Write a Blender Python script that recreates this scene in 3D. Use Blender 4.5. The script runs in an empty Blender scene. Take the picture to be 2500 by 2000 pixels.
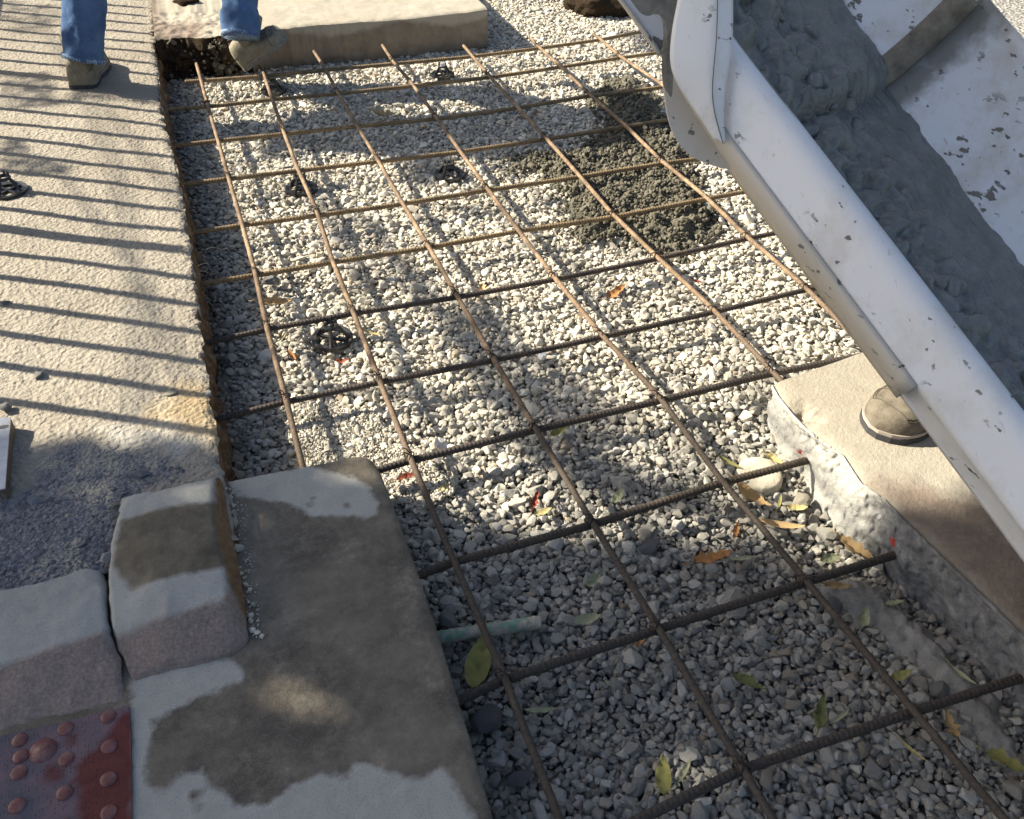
import bpy, bmesh, math, random
import numpy as np
from mathutils import Vector, Matrix
random.seed(7); RNG = np.random.default_rng(11)
scn = bpy.context.scene; COL = scn.collection

# ------------------------------------------------------------------ camera, light, exposure
F_PX = 2147.5178; W_PX = 2500.0
RX, RY, RZ = 0.8661318421805775, -0.01793664381882244, -0.3569154694560169
CAM = np.array([0.9032557026895489, -12.604505308681496, 4.425980682462459]) * 0.305
def rotm(a, b, c):
    Rx = np.array([[1,0,0],[0,math.cos(a),-math.sin(a)],[0,math.sin(a),math.cos(a)]])
    Ry = np.array([[math.cos(b),0,math.sin(b)],[0,1,0],[-math.sin(b),0,math.cos(b)]])
    Rz = np.array([[math.cos(c),-math.sin(c),0],[math.sin(c),math.cos(c),0],[0,0,1]])
    return Rz @ Ry @ Rx
RM = rotm(RX, RY, RZ)
cd = bpy.data.cameras.new('camera'); cam = bpy.data.objects.new('camera', cd); COL.objects.link(cam)
cam.location = CAM; cam.rotation_euler = (RX, RY, RZ)
cd.sensor_fit = 'HORIZONTAL'; cd.sensor_width = 36.0; cd.lens = 36.0 * F_PX / W_PX
cd.clip_start = 0.02; cd.clip_end = 500; scn.camera = cam
SX, SY = 1.25, -0.78                        # metres the sunlight travels sideways per metre it drops
el = math.atan(1 / math.hypot(SX, SY))
w = bpy.data.worlds.new('World'); scn.world = w; w.use_nodes = True
nt = w.node_tree; nt.nodes.clear()
sk = nt.nodes.new('ShaderNodeTexSky'); sk.sky_type = 'NISHITA'; sk.sun_disc = False
sk.sun_elevation = el; sk.sun_rotation = math.atan2(-SX, -SY)
sk.air_density = 1.0; sk.dust_density = 2.5; sk.ozone_density = 1.0
bg = nt.nodes.new('ShaderNodeBackground'); bg.inputs[1].default_value = 0.064
wo = nt.nodes.new('ShaderNodeOutputWorld'); nt.links.new(sk.outputs[0], bg.inputs[0]); nt.links.new(bg.outputs[0], wo.inputs[0])
sd = bpy.data.lights.new('sun', 'SUN'); sd.energy = 5.0; sd.angle = math.radians(0.5); sd.color = (1.0, 0.91, 0.74)
so = bpy.data.objects.new('sun', sd); COL.objects.link(so); so.location = (-4, 3, 6)
so.rotation_euler = Vector((SX, SY, -1)).to_track_quat('-Z', 'Y').to_euler()
scn.view_settings.view_transform = 'Standard'; scn.view_settings.look = 'None'
scn.view_settings.gamma = 1; scn.view_settings.exposure = 1.45; scn.view_settings.use_curve_mapping = False

def P(x, y, z=0.0):                         # where the sight line of a photo point meets the level z
    d = RM @ np.array([(x - 1250) / F_PX, -(y - 1000) / F_PX, -1.0]); t = (z - CAM[2]) / d[2]
    return CAM + t * d
def PD(x, y, depth):
    return CAM + depth * (RM @ np.array([(x - 1250) / F_PX, -(y - 1000) / F_PX, -1.0]))
ZG, ZW, ZF, ZS = -0.068, 0.065, 0.05, 0.10  # gravel, left pavement, gutter slab, raised slabs

# ------------------------------------------------------------------ numeric helpers
def _h(ix, iy, iz, s):
    n = (ix * 374761393 + iy * 668265263 + iz * 2147483647 + s * 974634777) & 0xffffffff
    n = ((n ^ (n >> 13)) * 1274126177) & 0xffffffff
    return ((n ^ (n >> 16)) & 0xffff) / 65535.0
def vnoise(p, s=0):
    p = np.asarray(p, float); i = np.floor(p).astype(np.int64); f = p - i; f = f * f * (3 - 2 * f); r = 0
    for a in (0, 1):
        for b in (0, 1):
            for c in (0, 1):
                wgt = (f[..., 0] if a else 1 - f[..., 0]) * (f[..., 1] if b else 1 - f[..., 1]) * (f[..., 2] if c else 1 - f[..., 2])
                r = r + wgt * _h(i[..., 0] + a, i[..., 1] + b, i[..., 2] + c, s)
    return r * 2 - 1
def fbm(p, o=4, s=0):
    p = np.asarray(p, float); r = 0; a = 1
    for k in range(o): r = r + a * vnoise(p * 2 ** k, s + k * 17); a *= .5
    return r
def sdist(x, y, poly):                      # signed distance, positive inside
    x = np.asarray(x, float); y = np.asarray(y, float); d = np.full(x.shape, 1e9); ins = np.zeros(x.shape, bool)
    n = len(poly)
    for k in range(n):
        ax, ay = poly[k][0], poly[k][1]; bx, by = poly[(k + 1) % n][0], poly[(k + 1) % n][1]
        ex, ey = bx - ax, by - ay; L = ex * ex + ey * ey + 1e-12
        t = np.clip(((x - ax) * ex + (y - ay) * ey) / L, 0, 1)
        d = np.minimum(d, np.hypot(x - ax - t * ex, y - ay - t * ey))
        c = ((ay > y) != (by > y)) & (x < (bx - ax) * (y - ay) / (by - ay + 1e-12) + ax); ins ^= c
    return np.where(ins, d, -d)
def wpoly(pts, z): return [tuple(P(a, b, z)[:2]) for a, b in pts]

# ------------------------------------------------------------------ scene helpers
def tag(o, label=None, cat=None, group=None, kind=None):
    if label: o['label'] = label
    if cat: o['category'] = cat
    if group: o['group'] = group
    if kind: o['kind'] = kind
    return o
def mesh_of(name, v, f, m=None, smooth=True):
    me = bpy.data.meshes.new(name); me.from_pydata([tuple(map(float, q)) for q in v], [], [tuple(map(int, q)) for q in f])
    if m: me.materials.append(m)
    me.polygons.foreach_set('use_smooth', [smooth] * len(me.polygons)); me.update(); return me
def link(name, me, parent=None):
    o = bpy.data.objects.new(name, me); COL.objects.link(o)
    if parent: o.parent = parent
    return o
def mo(name, v, f, m, parent=None, smooth=True): return link(name, mesh_of(name, v, f, m, smooth), parent)
def empty(name, loc=(0, 0, 0), rz=0):
    o = bpy.data.objects.new(name, None); COL.objects.link(o); o.location = loc; o.rotation_euler = (0, 0, rz); o.empty_display_size = .05; return o
def fattr(o, name, vals):
    a = o.data.attributes.new(name, 'FLOAT', 'POINT'); a.data.foreach_set('value', np.asarray(vals, float).astype(np.float32))
def grid_faces(nu, nv, off=0):              # nu rows of nv
    i = np.arange(nu - 1)[:, None] * nv + np.arange(nv - 1)[None, :] + off
    return np.stack([i, i + 1, i + nv + 1, i + nv], -1).reshape(-1, 4)
def resample(pts, n):
    pts = np.asarray(pts, float); d = np.r_[0, np.cumsum(np.linalg.norm(np.diff(pts, axis=0), axis=1))]
    t = np.linspace(0, d[-1], n); return np.stack([np.interp(t, d, pts[:, k]) for k in range(pts.shape[1])], 1)
def smooth_path(pts, it=2):
    p = np.asarray(pts, float)
    for _ in range(it):
        q = [p[0]]
        for a, b in zip(p[:-1], p[1:]): q += [a * .75 + b * .25, a * .25 + b * .75]
        q.append(p[-1]); p = np.array(q)
    return p
def tube(path, r, n=8, caps=True, rfun=None):
    path = np.asarray(path, float); N = len(path); r = np.broadcast_to(np.asarray(r, float), (N,))
    T = np.gradient(path, axis=0); T /= np.linalg.norm(T, axis=1)[:, None] + 1e-12
    up = np.array([0, 0, 1.0]) if abs(T[0][2]) < .9 else np.array([1.0, 0, 0])
    U = np.zeros_like(path); a = np.cross(T[0], up); a /= np.linalg.norm(a)
    for k in range(N):
        a = a - T[k] * (a @ T[k]); a /= np.linalg.norm(a); U[k] = a
    V = np.cross(T, U); th = np.linspace(0, 2 * np.pi, n, endpoint=False)
    rr = r[:, None] * np.ones(n)[None] if rfun is None else rfun(N, th) * r[:, None]
    v = path[:, None] + rr[..., None] * (U[:, None] * np.cos(th)[None, :, None] + V[:, None] * np.sin(th)[None, :, None])
    v = v.reshape(-1, 3); i = np.arange(N - 1)[:, None] * n; j = np.arange(n)[None]; k2 = (j + 1) % n
    f = np.stack([i + j, i + k2, i + n + k2, i + n + j], -1).reshape(-1, 4).tolist()
    if caps: f += [list(range(n))[::-1], list(range((N - 1) * n, N * n))]
    return v, f
def join(parts):
    V, F, o = [], [], 0
    for v, f in parts:
        V.append(np.asarray(v, float)); F += [[int(i) + o for i in q] for q in f]; o += len(v)
    return np.concatenate(V), F
def box(c, s, R=None):
    v = np.array([[x, y, z] for x in (-1, 1) for y in (-1, 1) for z in (-1, 1)], float) * np.array(s) / 2
    if R is not None: v = v @ np.array(R).T
    return v + np.array(c), [[0,1,3,2],[4,6,7,5],[0,4,5,1],[2,3,7,6],[0,2,6,4],[1,5,7,3]]
def plate(poly3, nrm, th):                  # thick plate from a closed 3-D outline
    p = np.asarray(poly3, float); n = len(p); q = p + np.asarray(nrm) * th; v = np.concatenate([p, q])
    f = [list(range(n))[::-1], list(range(n, 2 * n))] + [[k, (k + 1) % n, n + (k + 1) % n, n + k] for k in range(n)]
    return v, f
def sheet(rows, th):                        # lofted grid of points given a thickness
    g = np.asarray(rows, float); a, b = g.shape[:2]
    du = np.gradient(g, axis=0); dv = np.gradient(g, axis=1); n = np.cross(du, dv); n /= np.linalg.norm(n, axis=2)[..., None] + 1e-12
    v = np.concatenate([g.reshape(-1, 3), (g + n * th).reshape(-1, 3)]); o = a * b
    f = grid_faces(a, b).tolist() + [q[::-1] for q in grid_faces(a, b, o).tolist()]
    rim = [k for k in range(b)] + [k * b + b - 1 for k in range(1, a)] + [(a - 1) * b + k for k in range(b - 2, -1, -1)] + [k * b for k in range(a - 2, 0, -1)]
    for k in range(len(rim)): p0, p1 = rim[k], rim[(k + 1) % len(rim)]; f.append([p0, p0 + o, p1 + o, p1])
    return v, f

# ------------------------------------------------------------------ materials
class M:
    def __init__(s, name, rough=.85, spec=.3):
        s.m = bpy.data.materials.new(name); s.m.use_nodes = True; s.t = s.m.node_tree; s.b = s.t.nodes['Principled BSDF']
        s.b.inputs['Roughness'].default_value = rough; s.b.inputs['Specular IOR Level'].default_value = spec
        s.tc = s.t.nodes.new('ShaderNodeTexCoord')
    def n(s, ty, **k):
        x = s.t.nodes.new(ty)
        for a, v in k.items():
            if a.startswith('i_'): x.inputs[int(a[2:])].default_value = v
            else: setattr(x, a, v)
        return x
    def l(s, a, b): s.t.links.new(a, b)
    def vec(s, kind='Object', scale=(1, 1, 1)):
        mp = s.n('ShaderNodeMapping'); mp.inputs['Scale'].default_value = scale; s.l(s.tc.outputs[kind], mp.inputs[0]); return mp.outputs[0]
    def noise(s, scale, detail=4, rough=.55, vec=None, dist=0):
        x = s.n('ShaderNodeTexNoise'); x.inputs['Scale'].default_value = scale; x.inputs['Detail'].default_value = detail
        x.inputs['Roughness'].default_value = rough; x.inputs['Distortion'].default_value = dist; s.l(vec or s.tc.outputs['Object'], x.inputs[0]); return x.outputs[0]
    def voro(s, scale, feat='F1', vec=None, out=0, rnd=1.0):
        x = s.n('ShaderNodeTexVoronoi'); x.feature = feat; x.inputs['Scale'].default_value = scale; x.inputs['Randomness'].default_value = rnd
        s.l(vec or s.tc.outputs['Object'], x.inputs[0]); return x.outputs[out]
    def ramp(s, fac, stops, interp='LINEAR'):
        x = s.n('ShaderNodeValToRGB'); cr = x.color_ramp; cr.interpolation = interp
        while len(cr.elements) > 1: cr.elements.remove(cr.elements[-1])
        cr.elements[0].position = stops[0][0]; c = stops[0][1]; cr.elements[0].color = (*c, 1) if not isinstance(c, (int, float)) else (c, c, c, 1)
        for p, c in stops[1:]:
            e = cr.elements.new(p); e.color = (*c, 1) if not isinstance(c, (int, float)) else (c, c, c, 1)
        s.l(fac, x.inputs[0]); return x.outputs[0]
    def mix(s, fac, a, b, mode='MIX'):
        x = s.n('ShaderNodeMix', data_type='RGBA', blend_type=mode)
        for k, v in ((0, fac), (6, a), (7, b)):
            if isinstance(v, (int, float)): x.inputs[k].default_value = v
            elif isinstance(v, tuple): x.inputs[k].default_value = (*v, 1)
            else: s.l(v, x.inputs[k])
        return x.outputs[2]
    def math(s, op, a, b=0.0, c=None, clamp=False):
        x = s.n('ShaderNodeMath', operation=op, use_clamp=clamp)
        for k, v in enumerate((a, b) if c is None else (a, b, c)):
            if isinstance(v, (int, float)): x.inputs[k].default_value = v
            else: s.l(v, x.inputs[k])
        return x.outputs[0]
    def attr(s, name, inst=False):
        x = s.n('ShaderNodeAttribute', attribute_name=name, attribute_type='INSTANCER' if inst else 'GEOMETRY'); return x.outputs['Fac']
    def mask(s, name, nscale=40, amp=.012, soft=.004):    # attribute holds a signed distance in metres
        a = s.attr(name); nz = s.noise(nscale, 5, .6); d = s.math('MULTIPLY_ADD', s.math('SUBTRACT', nz, .5), amp * 2, a)
        return s.math('MULTIPLY_ADD', d, 1 / soft, .5, clamp=True)
    def col(s, v):
        if isinstance(v, tuple): s.b.inputs['Base Color'].default_value = (*v, 1)
        else: s.l(v, s.b.inputs['Base Color'])
        return s
    def rgh(s, v): s.l(v, s.b.inputs['Roughness']); return s
    def bump(s, h, dist, strength=1.0):
        x = s.n('ShaderNodeBump'); x.inputs['Strength'].default_value = strength; x.inputs['Distance'].default_value = dist
        s.l(h, x.inputs['Height'])
        if s.b.inputs['Normal'].is_linked: s.l(s.b.inputs['Normal'].links[0].from_socket, x.inputs['Normal'])
        s.l(x.outputs[0], s.b.inputs['Normal']); return s

def concrete_mat(name, light, dark, warm, grit=1.0, speck=.6):
    k = M(name, .9, .2); big = k.noise(3.2, 5, .6); mid = k.noise(19, 6, .65); fine = k.noise(420, 3, .7)
    c = k.mix(k.ramp(big, [(.35, 0.), (.65, 1.)]), light, warm); c = k.mix(k.ramp(mid, [(.42, 0.), (.75, .55)]), c, dark)
    c = k.mix(k.ramp(fine, [(.3, speck), (.5, 0.), (.62, 0.), (.8, speck * .5)]), c, tuple(x * .45 for x in light))
    k.c = c; k.col(c); k.bump(fine, .0008 * grit); k.bump(mid, .0009 * grit); k.bump(k.noise(110, 4, .6), .0012 * grit); return k

# left pavement: exposed, pitted concrete with an asphalt patch
k = M('pavement_surface', .95, .1)
v1 = k.voro(105, 'SMOOTH_F1'); v2 = k.noise(85, 3, .6); big = k.noise(4, 5, .6); fine = k.noise(500, 2, .7)
c = k.mix(k.ramp(big, [(.35, 0.), (.65, 1.)]), (.33, .30, .25), (.275, .245, .20))
c = k.mix(k.ramp(v2, [(.38, .55), (.5, 0.), (.72, 0.), (.8, .5)]), c, (.21, .185, .15))
c = k.mix(k.ramp(fine, [(.3, .5), (.5, 0.)]), c, (.17, .155, .13))
yel = k.mask('ochre', 12, .05, .08); c = k.mix(k.math('MULTIPLY', yel, .65), c, (.44, .32, .165))
lime = k.mask('lime', 16, .05, .05); c = k.mix(k.math('MULTIPLY', lime, .6), c, (.50, .485, .44))
asp = k.mask('asphalt', 22, .06, .035)
ac = k.ramp(k.voro(170, 'F1', out=1), [(.0, (.10, .105, .12)), (.5, (.17, .17, .185)), (.85, (.24, .235, .24)), (1., (.33, .32, .30))])
ac = k.mix(k.ramp(k.noise(9, 5, .6), [(.52, 0.), (.62, .75)]), ac, (.36, .33, .27))
c = k.mix(asp, c, ac); k.col(c); k.bump(v1, .0042, 1.0); k.bump(v2, .006, 1.0)
k.bump(k.math('MULTIPLY', k.voro(135, 'F1'), asp), .005, 1.0)
MAT_PAVE = k.m
kk = concrete_mat('gutter_concrete', (.42, .41, .375), (.29, .28, .255), (.36, .35, .31), 1.0)
wet = kk.mask('dry', 42, .016, .012); wc = kk.ramp(kk.noise(15, 8, .78), [(.34, (.062, .052, .040)), (.48, (.10, .086, .067)), (.58, (.155, .133, .102)), (.70, (.27, .24, .19))])
wc = kk.mix(kk.ramp(kk.noise(5, 5, .6), [(.45, 0.), (.62, .5)]), wc, (.215, .185, .14))
wc = kk.mix(kk.ramp(kk.noise(380, 3, .7), [(.3, .5), (.48, 0.), (.66, 0.), (.75, .45)]), wc, (.21, .2, .18))
wc = kk.mix(kk.math('MULTIPLY', kk.mask('dust', 16, .07, .10), .7), wc, kk.ramp(kk.noise(70, 5, .7), [(.35, (.13, .11, .085)), (.65, (.26, .23, .185))]))
kk.col(kk.mix(wet, wc, kk.c)); kk.rgh(kk.math('MULTIPLY_ADD', wet, .25, .62)); MAT_GUT = kk.m
kk = concrete_mat('kerb_concrete', (.39, .385, .355), (.27, .265, .245), (.33, .325, .30), 1.0)
wet = kk.mask('dry', 45, .010, .012); wc = kk.ramp(kk.noise(9, 5, .7), [(.35, (.078, .066, .05)), (.5, (.13, .11, .08)), (.66, (.2, .17, .12))])
pk = kk.mask('pink', 45, .010, .014); c = kk.mix(wet, wc, kk.c); c = kk.mix(pk, c, kk.ramp(kk.noise(160, 4, .7), [(.35, (.19, .145, .125)), (.6, (.28, .225, .19)), (.8, (.36, .33, .30))]))
kk.col(c); kk.rgh(kk.math('MULTIPLY_ADD', wet, .2, .7))
ru = kk.mask('rust', 50, .008, .008); kk.col(kk.mix(ru, c, kk.ramp(kk.noise(60, 5, .7), [(.35, (.13, .075, .04)), (.6, (.22, .135, .075)), (.8, (.30, .22, .15))]))); MAT_KERB = kk.m
kk = concrete_mat('raised_slab_concrete', (.39, .36, .30), (.27, .24, .19), (.36, .32, .255), 1.8)
st = kk.mask('soiled', 14, .05, .05)
kk.col(kk.mix(kk.math('MULTIPLY', st, .9), kk.c, kk.ramp(kk.noise(26, 6, .7), [(.3, (.13, .105, .085)), (.6, (.22, .17, .135)), (.8, (.31, .27, .22))]))); MAT_SLAB = kk.m
kk = concrete_mat('broken_face_concrete', (.50, .485, .44), (.34, .33, .31), (.44, .435, .41), 2.6)
dk = kk.mask('soiled', 16, .03, .03); c = kk.mix(dk, kk.c, kk.ramp(kk.noise(30, 6, .7), [(.35, (.11, .11, .11)), (.55, (.20, .20, .2)), (.72, (.33, .34, .34))]))
for q in ((1955, 1100, .0), (2172, 1325, .02), (2437, 1615, .02)):
    x = kk.n('ShaderNodeVectorMath', operation='DISTANCE'); kk.l(kk.tc.outputs['Object'], x.inputs[0]); x.inputs[1].default_value = tuple(P(*q))
    dd = kk.math('ADD', x.outputs[1], kk.math('MULTIPLY', kk.math('SUBTRACT', kk.noise(90, 3), .5), .05))
    c = kk.mix(kk.math('MULTIPLY_ADD', dd, -200, 2.4, clamp=True), c, (.42, .06, .05))
kk.col(c); MAT_FACE = kk.m
kk = concrete_mat('back_slab_face', (.25, .20, .145), (.15, .115, .08), (.29, .24, .18), 2.0); lt = kk.mask('dry', 22, .02, .02)
kk.col(kk.mix(lt, kk.c, (.40, .35, .27))); MAT_BFACE = kk.m
k = M('soil', .97, .05); v = k.noise(38, 7, .75); c = k.ramp(v, [(.3, (.06, .04, .026)), (.5, (.16, .105, .065)), (.62, (.27, .19, .125)), (.78, (.38, .30, .22))])
k.col(c); k.bump(v, .012); k.bump(k.noise(200, 4, .7), .004); MAT_SOIL = k.m
k = M('dark_soil', .97, .05); v = k.noise(45, 7, .75); k.col(k.ramp(v, [(.35, (.022, .016, .011)), (.55, (.06, .042, .028)), (.75, (.14, .105, .075))])); k.bump(v, .016); MAT_DSOIL = k.m
k = M('ground', .95, .1); v = k.voro(55, 'F1', out=1); k.col(k.ramp(v, [(0., (.14, .13, .12)), (.6, (.28, .27, .25)), (1., (.4, .39, .36))])); k.bump(k.voro(55), .01); MAT_GND = k.m
def stone_mat(name, stops, dust, rough=.85, grain=260):
    k = M(name, rough, .25); oi = k.n('ShaderNodeObjectInfo').outputs['Random']
    c = k.ramp(oi, stops); c = k.mix(k.ramp(k.noise(2.2, 4, .6), [(.35, 0.), (.7, .5)]), c, dust)
    c = k.mix(k.ramp(k.noise(9, 4, .7), [(.4, .30), (.6, 0.)]), c, tuple(x * .45 for x in dust)); c = k.mix(1.0, c, k.ramp(k.attr('shade_tone', True), [(0., (.30, .255, .20)), (.5, (.52, .54, .58)), (1., (1., 1., 1.))]), 'MULTIPLY'); k.col(c); k.bump(k.noise(5, 4, .7), .0016, .7); return k.m
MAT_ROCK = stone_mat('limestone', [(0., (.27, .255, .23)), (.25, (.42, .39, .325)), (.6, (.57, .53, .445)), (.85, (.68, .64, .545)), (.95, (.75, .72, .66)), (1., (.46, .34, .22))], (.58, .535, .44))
MAT_CRUMB = stone_mat('fresh_mortar', [(0., (.08, .073, .054)), (.6, (.135, .124, .092)), (1., (.19, .175, .135))], (.13, .12, .09), .8)
MAT_CHIP = stone_mat('asphalt_chip', [(0., (.08, .085, .1)), (.5, (.14, .145, .165)), (.9, (.22, .22, .235)), (1., (.33, .33, .34))], (.19, .19, .2), .8)
def rock_solid(name, a, b, sc=30):
    k = M(name, .85, .25); v = k.noise(sc, 6, .7); k.col(k.ramp(v, [(.3, a), (.7, b)])); k.bump(v, .004); k.bump(k.noise(sc * 8, 4, .7), .001); return k.m
MAT_ST1 = rock_solid('grey_stone', (.22, .22, .22), (.42, .41, .39)); MAT_ST2 = rock_solid('white_stone', (.5, .5, .49), (.68, .68, .66))
MAT_ST3 = rock_solid('purplish_stone', (.17, .16, .17), (.33, .32, .33)); MAT_FOOT = rock_solid('footing_mortar', (.15, .145, .135), (.30, .29, .265), 20); MAT_PUCK = rock_solid('old_mortar', (.40, .37, .30), (.52, .48, .39), 12)
def rust_mat(name, dark, mid, tan, amount, fade=True):
    k = M(name, .78, .35); v = k.noise(16, 6, .7); v2 = k.noise(140, 4, .7)
    c = k.ramp(v, [(.30, dark), (.5, mid), (.5 + amount, tan), (.95, tan)]); c = k.mix(k.ramp(v2, [(.35, .6), (.55, 0.)]), c, tuple(x * .5 for x in dark))
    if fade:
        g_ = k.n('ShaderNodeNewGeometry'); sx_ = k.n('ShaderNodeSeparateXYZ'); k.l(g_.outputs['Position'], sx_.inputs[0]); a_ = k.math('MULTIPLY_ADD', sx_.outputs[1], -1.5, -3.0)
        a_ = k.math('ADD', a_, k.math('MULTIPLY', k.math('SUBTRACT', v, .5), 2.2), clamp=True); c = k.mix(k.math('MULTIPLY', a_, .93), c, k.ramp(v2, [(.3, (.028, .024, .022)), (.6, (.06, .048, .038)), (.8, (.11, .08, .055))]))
    k.col(c); k.bump(v2, .0006); return k.m
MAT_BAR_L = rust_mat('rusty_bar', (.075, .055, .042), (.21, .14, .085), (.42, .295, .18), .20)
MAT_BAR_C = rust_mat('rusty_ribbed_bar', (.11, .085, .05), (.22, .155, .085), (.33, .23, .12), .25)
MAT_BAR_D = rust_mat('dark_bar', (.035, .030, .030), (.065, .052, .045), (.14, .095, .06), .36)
k = M('tie_wire', .6, .5); k.col((.05, .035, .028)); k.b.inputs['Metallic'].default_value = .5; MAT_WIRE = k.m
k = M('black_plastic', .38, .5); v = k.noise(60, 4); k.col(k.ramp(v, [(.45, (.012, .012, .014)), (.75, (.05, .048, .045))])); MAT_PLAS = k.m
k = M('white_plastic', .4, .5); k.col((.75, .77, .8)); MAT_WPLAS = k.m
# chute paint with dried and wet splashes
def chute_mat(name, base, mud=.0, film=.5, smear=False):
    k = M(name, .36, .5); c = k.ramp(k.noise(2.4, 3, .5), [(.3, base), (.7, tuple(x * .93 for x in base))])
    sp = k.n('ShaderNodeMapping'); sp.inputs['Scale'].default_value = (1, .45, 1); sp.inputs['Rotation'].default_value = (0, 0, .25); k.l(k.tc.outputs['Object'], sp.inputs[0])
    fine = k.noise(75, 3, .5, sp.outputs[0]); gate = k.noise(7, 3, .6)
    m1 = k.math('MULTIPLY', k.ramp(fine, [(.655, 0.), (.675, 1.)]), k.ramp(gate, [(.47, 0.), (.56, 1.)]))
    m2 = k.math('MULTIPLY', k.ramp(k.noise(24, 4, .6, sp.outputs[0]), [(.66 - mud, 0.), (.675 - mud, 1.)]), k.ramp(k.noise(3.5, 2), [(.48, 0.), (.55, 1.)]))
    fl = k.ramp(k.noise(7, 7, .7), [(.50, 0.), (.68, film)]); c = k.mix(fl, c, (.46, .42, .35)); scr = k.n('ShaderNodeMapping'); scr.inputs['Scale'].default_value = (6, 1, 1); scr.inputs['Rotation'].default_value = (0, 0, -.2); k.l(k.tc.outputs['Object'], scr.inputs[0]); c = k.mix(k.ramp(k.noise(38, 4, .7, scr.outputs[0]), [(.62, 0.), (.70, .35)]), c, (.33, .31, .29))
    m = k.math('MAXIMUM', m1, m2)
    if smear: m = k.math('MAXIMUM', m, k.math('MULTIPLY', k.mask('smear', 14, .07, .05), .85))
    c = k.mix(m, c, (.16, .155, .135)); k.col(c); k.bump(m, .0015); k.bump(k.noise(12, 2), .002, .3)
    k.rgh(k.math('MULTIPLY_ADD', k.math('MAXIMUM', m, fl), .4, .34)); return k.m
MAT_CH_OUT = chute_mat('chute_outer_paint', (.72, .72, .73)); MAT_CH_IN = chute_mat('chute_inner_paint', (.66, .69, .73), .05, .7, True)
MAT_CH_TAN = chute_mat('chute_dusty_paint', (.54, .49, .42), .0, .9)
k = M('caked_mortar', .8, .3); v = k.noise(30, 6, .7); k.col(k.ramp(v, [(.3, (.12, .105, .08)), (.7, (.27, .25, .21))])); k.bump(v, .008); MAT_CAKE = k.m
k = M('wet_concrete', .3, .5); v = k.noise(24, 6, .6); k.col(k.ramp(v, [(.3, (.125, .134, .132)), (.7, (.20, .21, .20))]))
k.rgh(k.ramp(k.noise(40, 4), [(.4, .10), (.7, .28)])); k.bump(k.noise(120, 4, .6), .0035, .8); k.bump(k.noise(60, 3, .5), .003, .5); MAT_WET = k.m
k = M('wet_stone', .3, .5); v = k.noise(2.5, 4, .6); k.col(k.ramp(v, [(.3, (.13, .14, .138)), (.7, (.21, .22, .21))])); k.bump(k.noise(6, 4, .6), .0012, .5); MAT_WET2 = k.m
k = M('denim', .9, .1); v = k.noise(520, 2, .7); fd = k.ramp(k.noise(7, 4, .6), [(.4, 0.), (.68, .8)])
c = k.mix(fd, (.035, .075, .17), (.10, .18, .33)); c = k.mix(k.ramp(v, [(.45, 0.), (.7, .35)]), c, (.2, .28, .42)); k.col(c); k.bump(v, .0008); k.bump(k.noise(22, 4, .6), .006, .7); MAT_DEN = k.m
k = M('denim_hem', .9, .1); v = k.noise(110, 3, .7); k.col(k.ramp(v, [(.4, (.06, .11, .22)), (.65, (.28, .36, .46))])); k.bump(v, .001); MAT_HEM = k.m
k = M('dusty_boot', .85, .2); v = k.noise(22, 6, .7); k.col(k.ramp(v, [(.3, (.13, .115, .085)), (.6, (.25, .225, .17)), (.8, (.36, .33, .26))])); k.bump(v, .003); k.bump(k.noise(180, 3), .0008); MAT_BOOT = k.m
k = M('grey_leather', .7, .3); v = k.noise(26, 6, .7); k.col(k.ramp(v, [(.3, (.09, .085, .08)), (.7, (.20, .19, .175))])); k.bump(v, .003); MAT_BOOT2 = k.m
k = M('suede', .95, .1); v = k.noise(30, 6, .7); k.col(k.ramp(v, [(.35, (.095, .08, .062)), (.65, (.19, .165, .13))])); k.bump(k.noise(260, 3), .001); MAT_SUEDE = k.m
k = M('boot_sole', .8, .3); k.col((.045, .045, .05)); k.bump(k.noise(150, 3), .001); MAT_SOLE = k.m
k = M('boot_midsole', .8, .3); k.col((.33, .29, .25)); MAT_MID = k.m
k = M('stitch', .9, .1); k.col((.10, .09, .07)); MAT_STITCH = k.m
k = M('skin', .6, .4); k.col((.42, .25, .17)); MAT_SKIN = k.m
k = M('shirt', .9, .1); k.col(k.ramp(k.noise(5, 3), [(.4, (.10, .12, .10)), (.7, (.14, .16, .13))])); MAT_SHIRT = k.m
k = M('hair', .8, .2); k.col((.03, .022, .016)); MAT_HAIR = k.m
def leaf_mat(name, a, b, d):
    k = M(name, .6, .3); v = k.noise(60, 5, .65); c = k.ramp(v, [(.3, a), (.6, b), (.8, d)]); k.col(c); k.bump(k.noise(130, 3), .001)
    k.b.inputs['Subsurface Weight'].default_value = 0.0; return k.m
LM = {'orange': leaf_mat('leaf_orange', (.36, .15, .05), (.50, .25, .09), (.30, .11, .04)), 'tan': leaf_mat('leaf_tan', (.42, .28, .13), (.52, .36, .18), (.28, .16, .07)),
      'yellow': leaf_mat('leaf_yellow', (.46, .38, .15), (.54, .46, .23), (.40, .28, .1)), 'green': leaf_mat('leaf_green', (.10, .12, .04), (.17, .18, .065), (.27, .23, .09)),
      'pale': leaf_mat('leaf_pale', (.27, .29, .16), (.38, .39, .25), (.42, .40, .28)), 'red': leaf_mat('leaf_red', (.22, .045, .025), (.30, .08, .04), (.15, .04, .03)),
      'olive': leaf_mat('leaf_olive', (.22, .215, .06), (.32, .30, .10), (.27, .19, .07))}
k = M('tactile_red', .75, .3); v = k.noise(34, 5, .7); dirt_or_shade = k.mask('clean', 26, .02, .015)
cl = k.ramp(v, [(.3, (.085, .018, .016)), (.7, (.125, .032, .028))]); du = k.ramp(k.noise(11, 6, .7), [(.35, (.085, .08, .10)), (.52, (.15, .10, .115)), (.75, (.20, .135, .145))])
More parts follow.
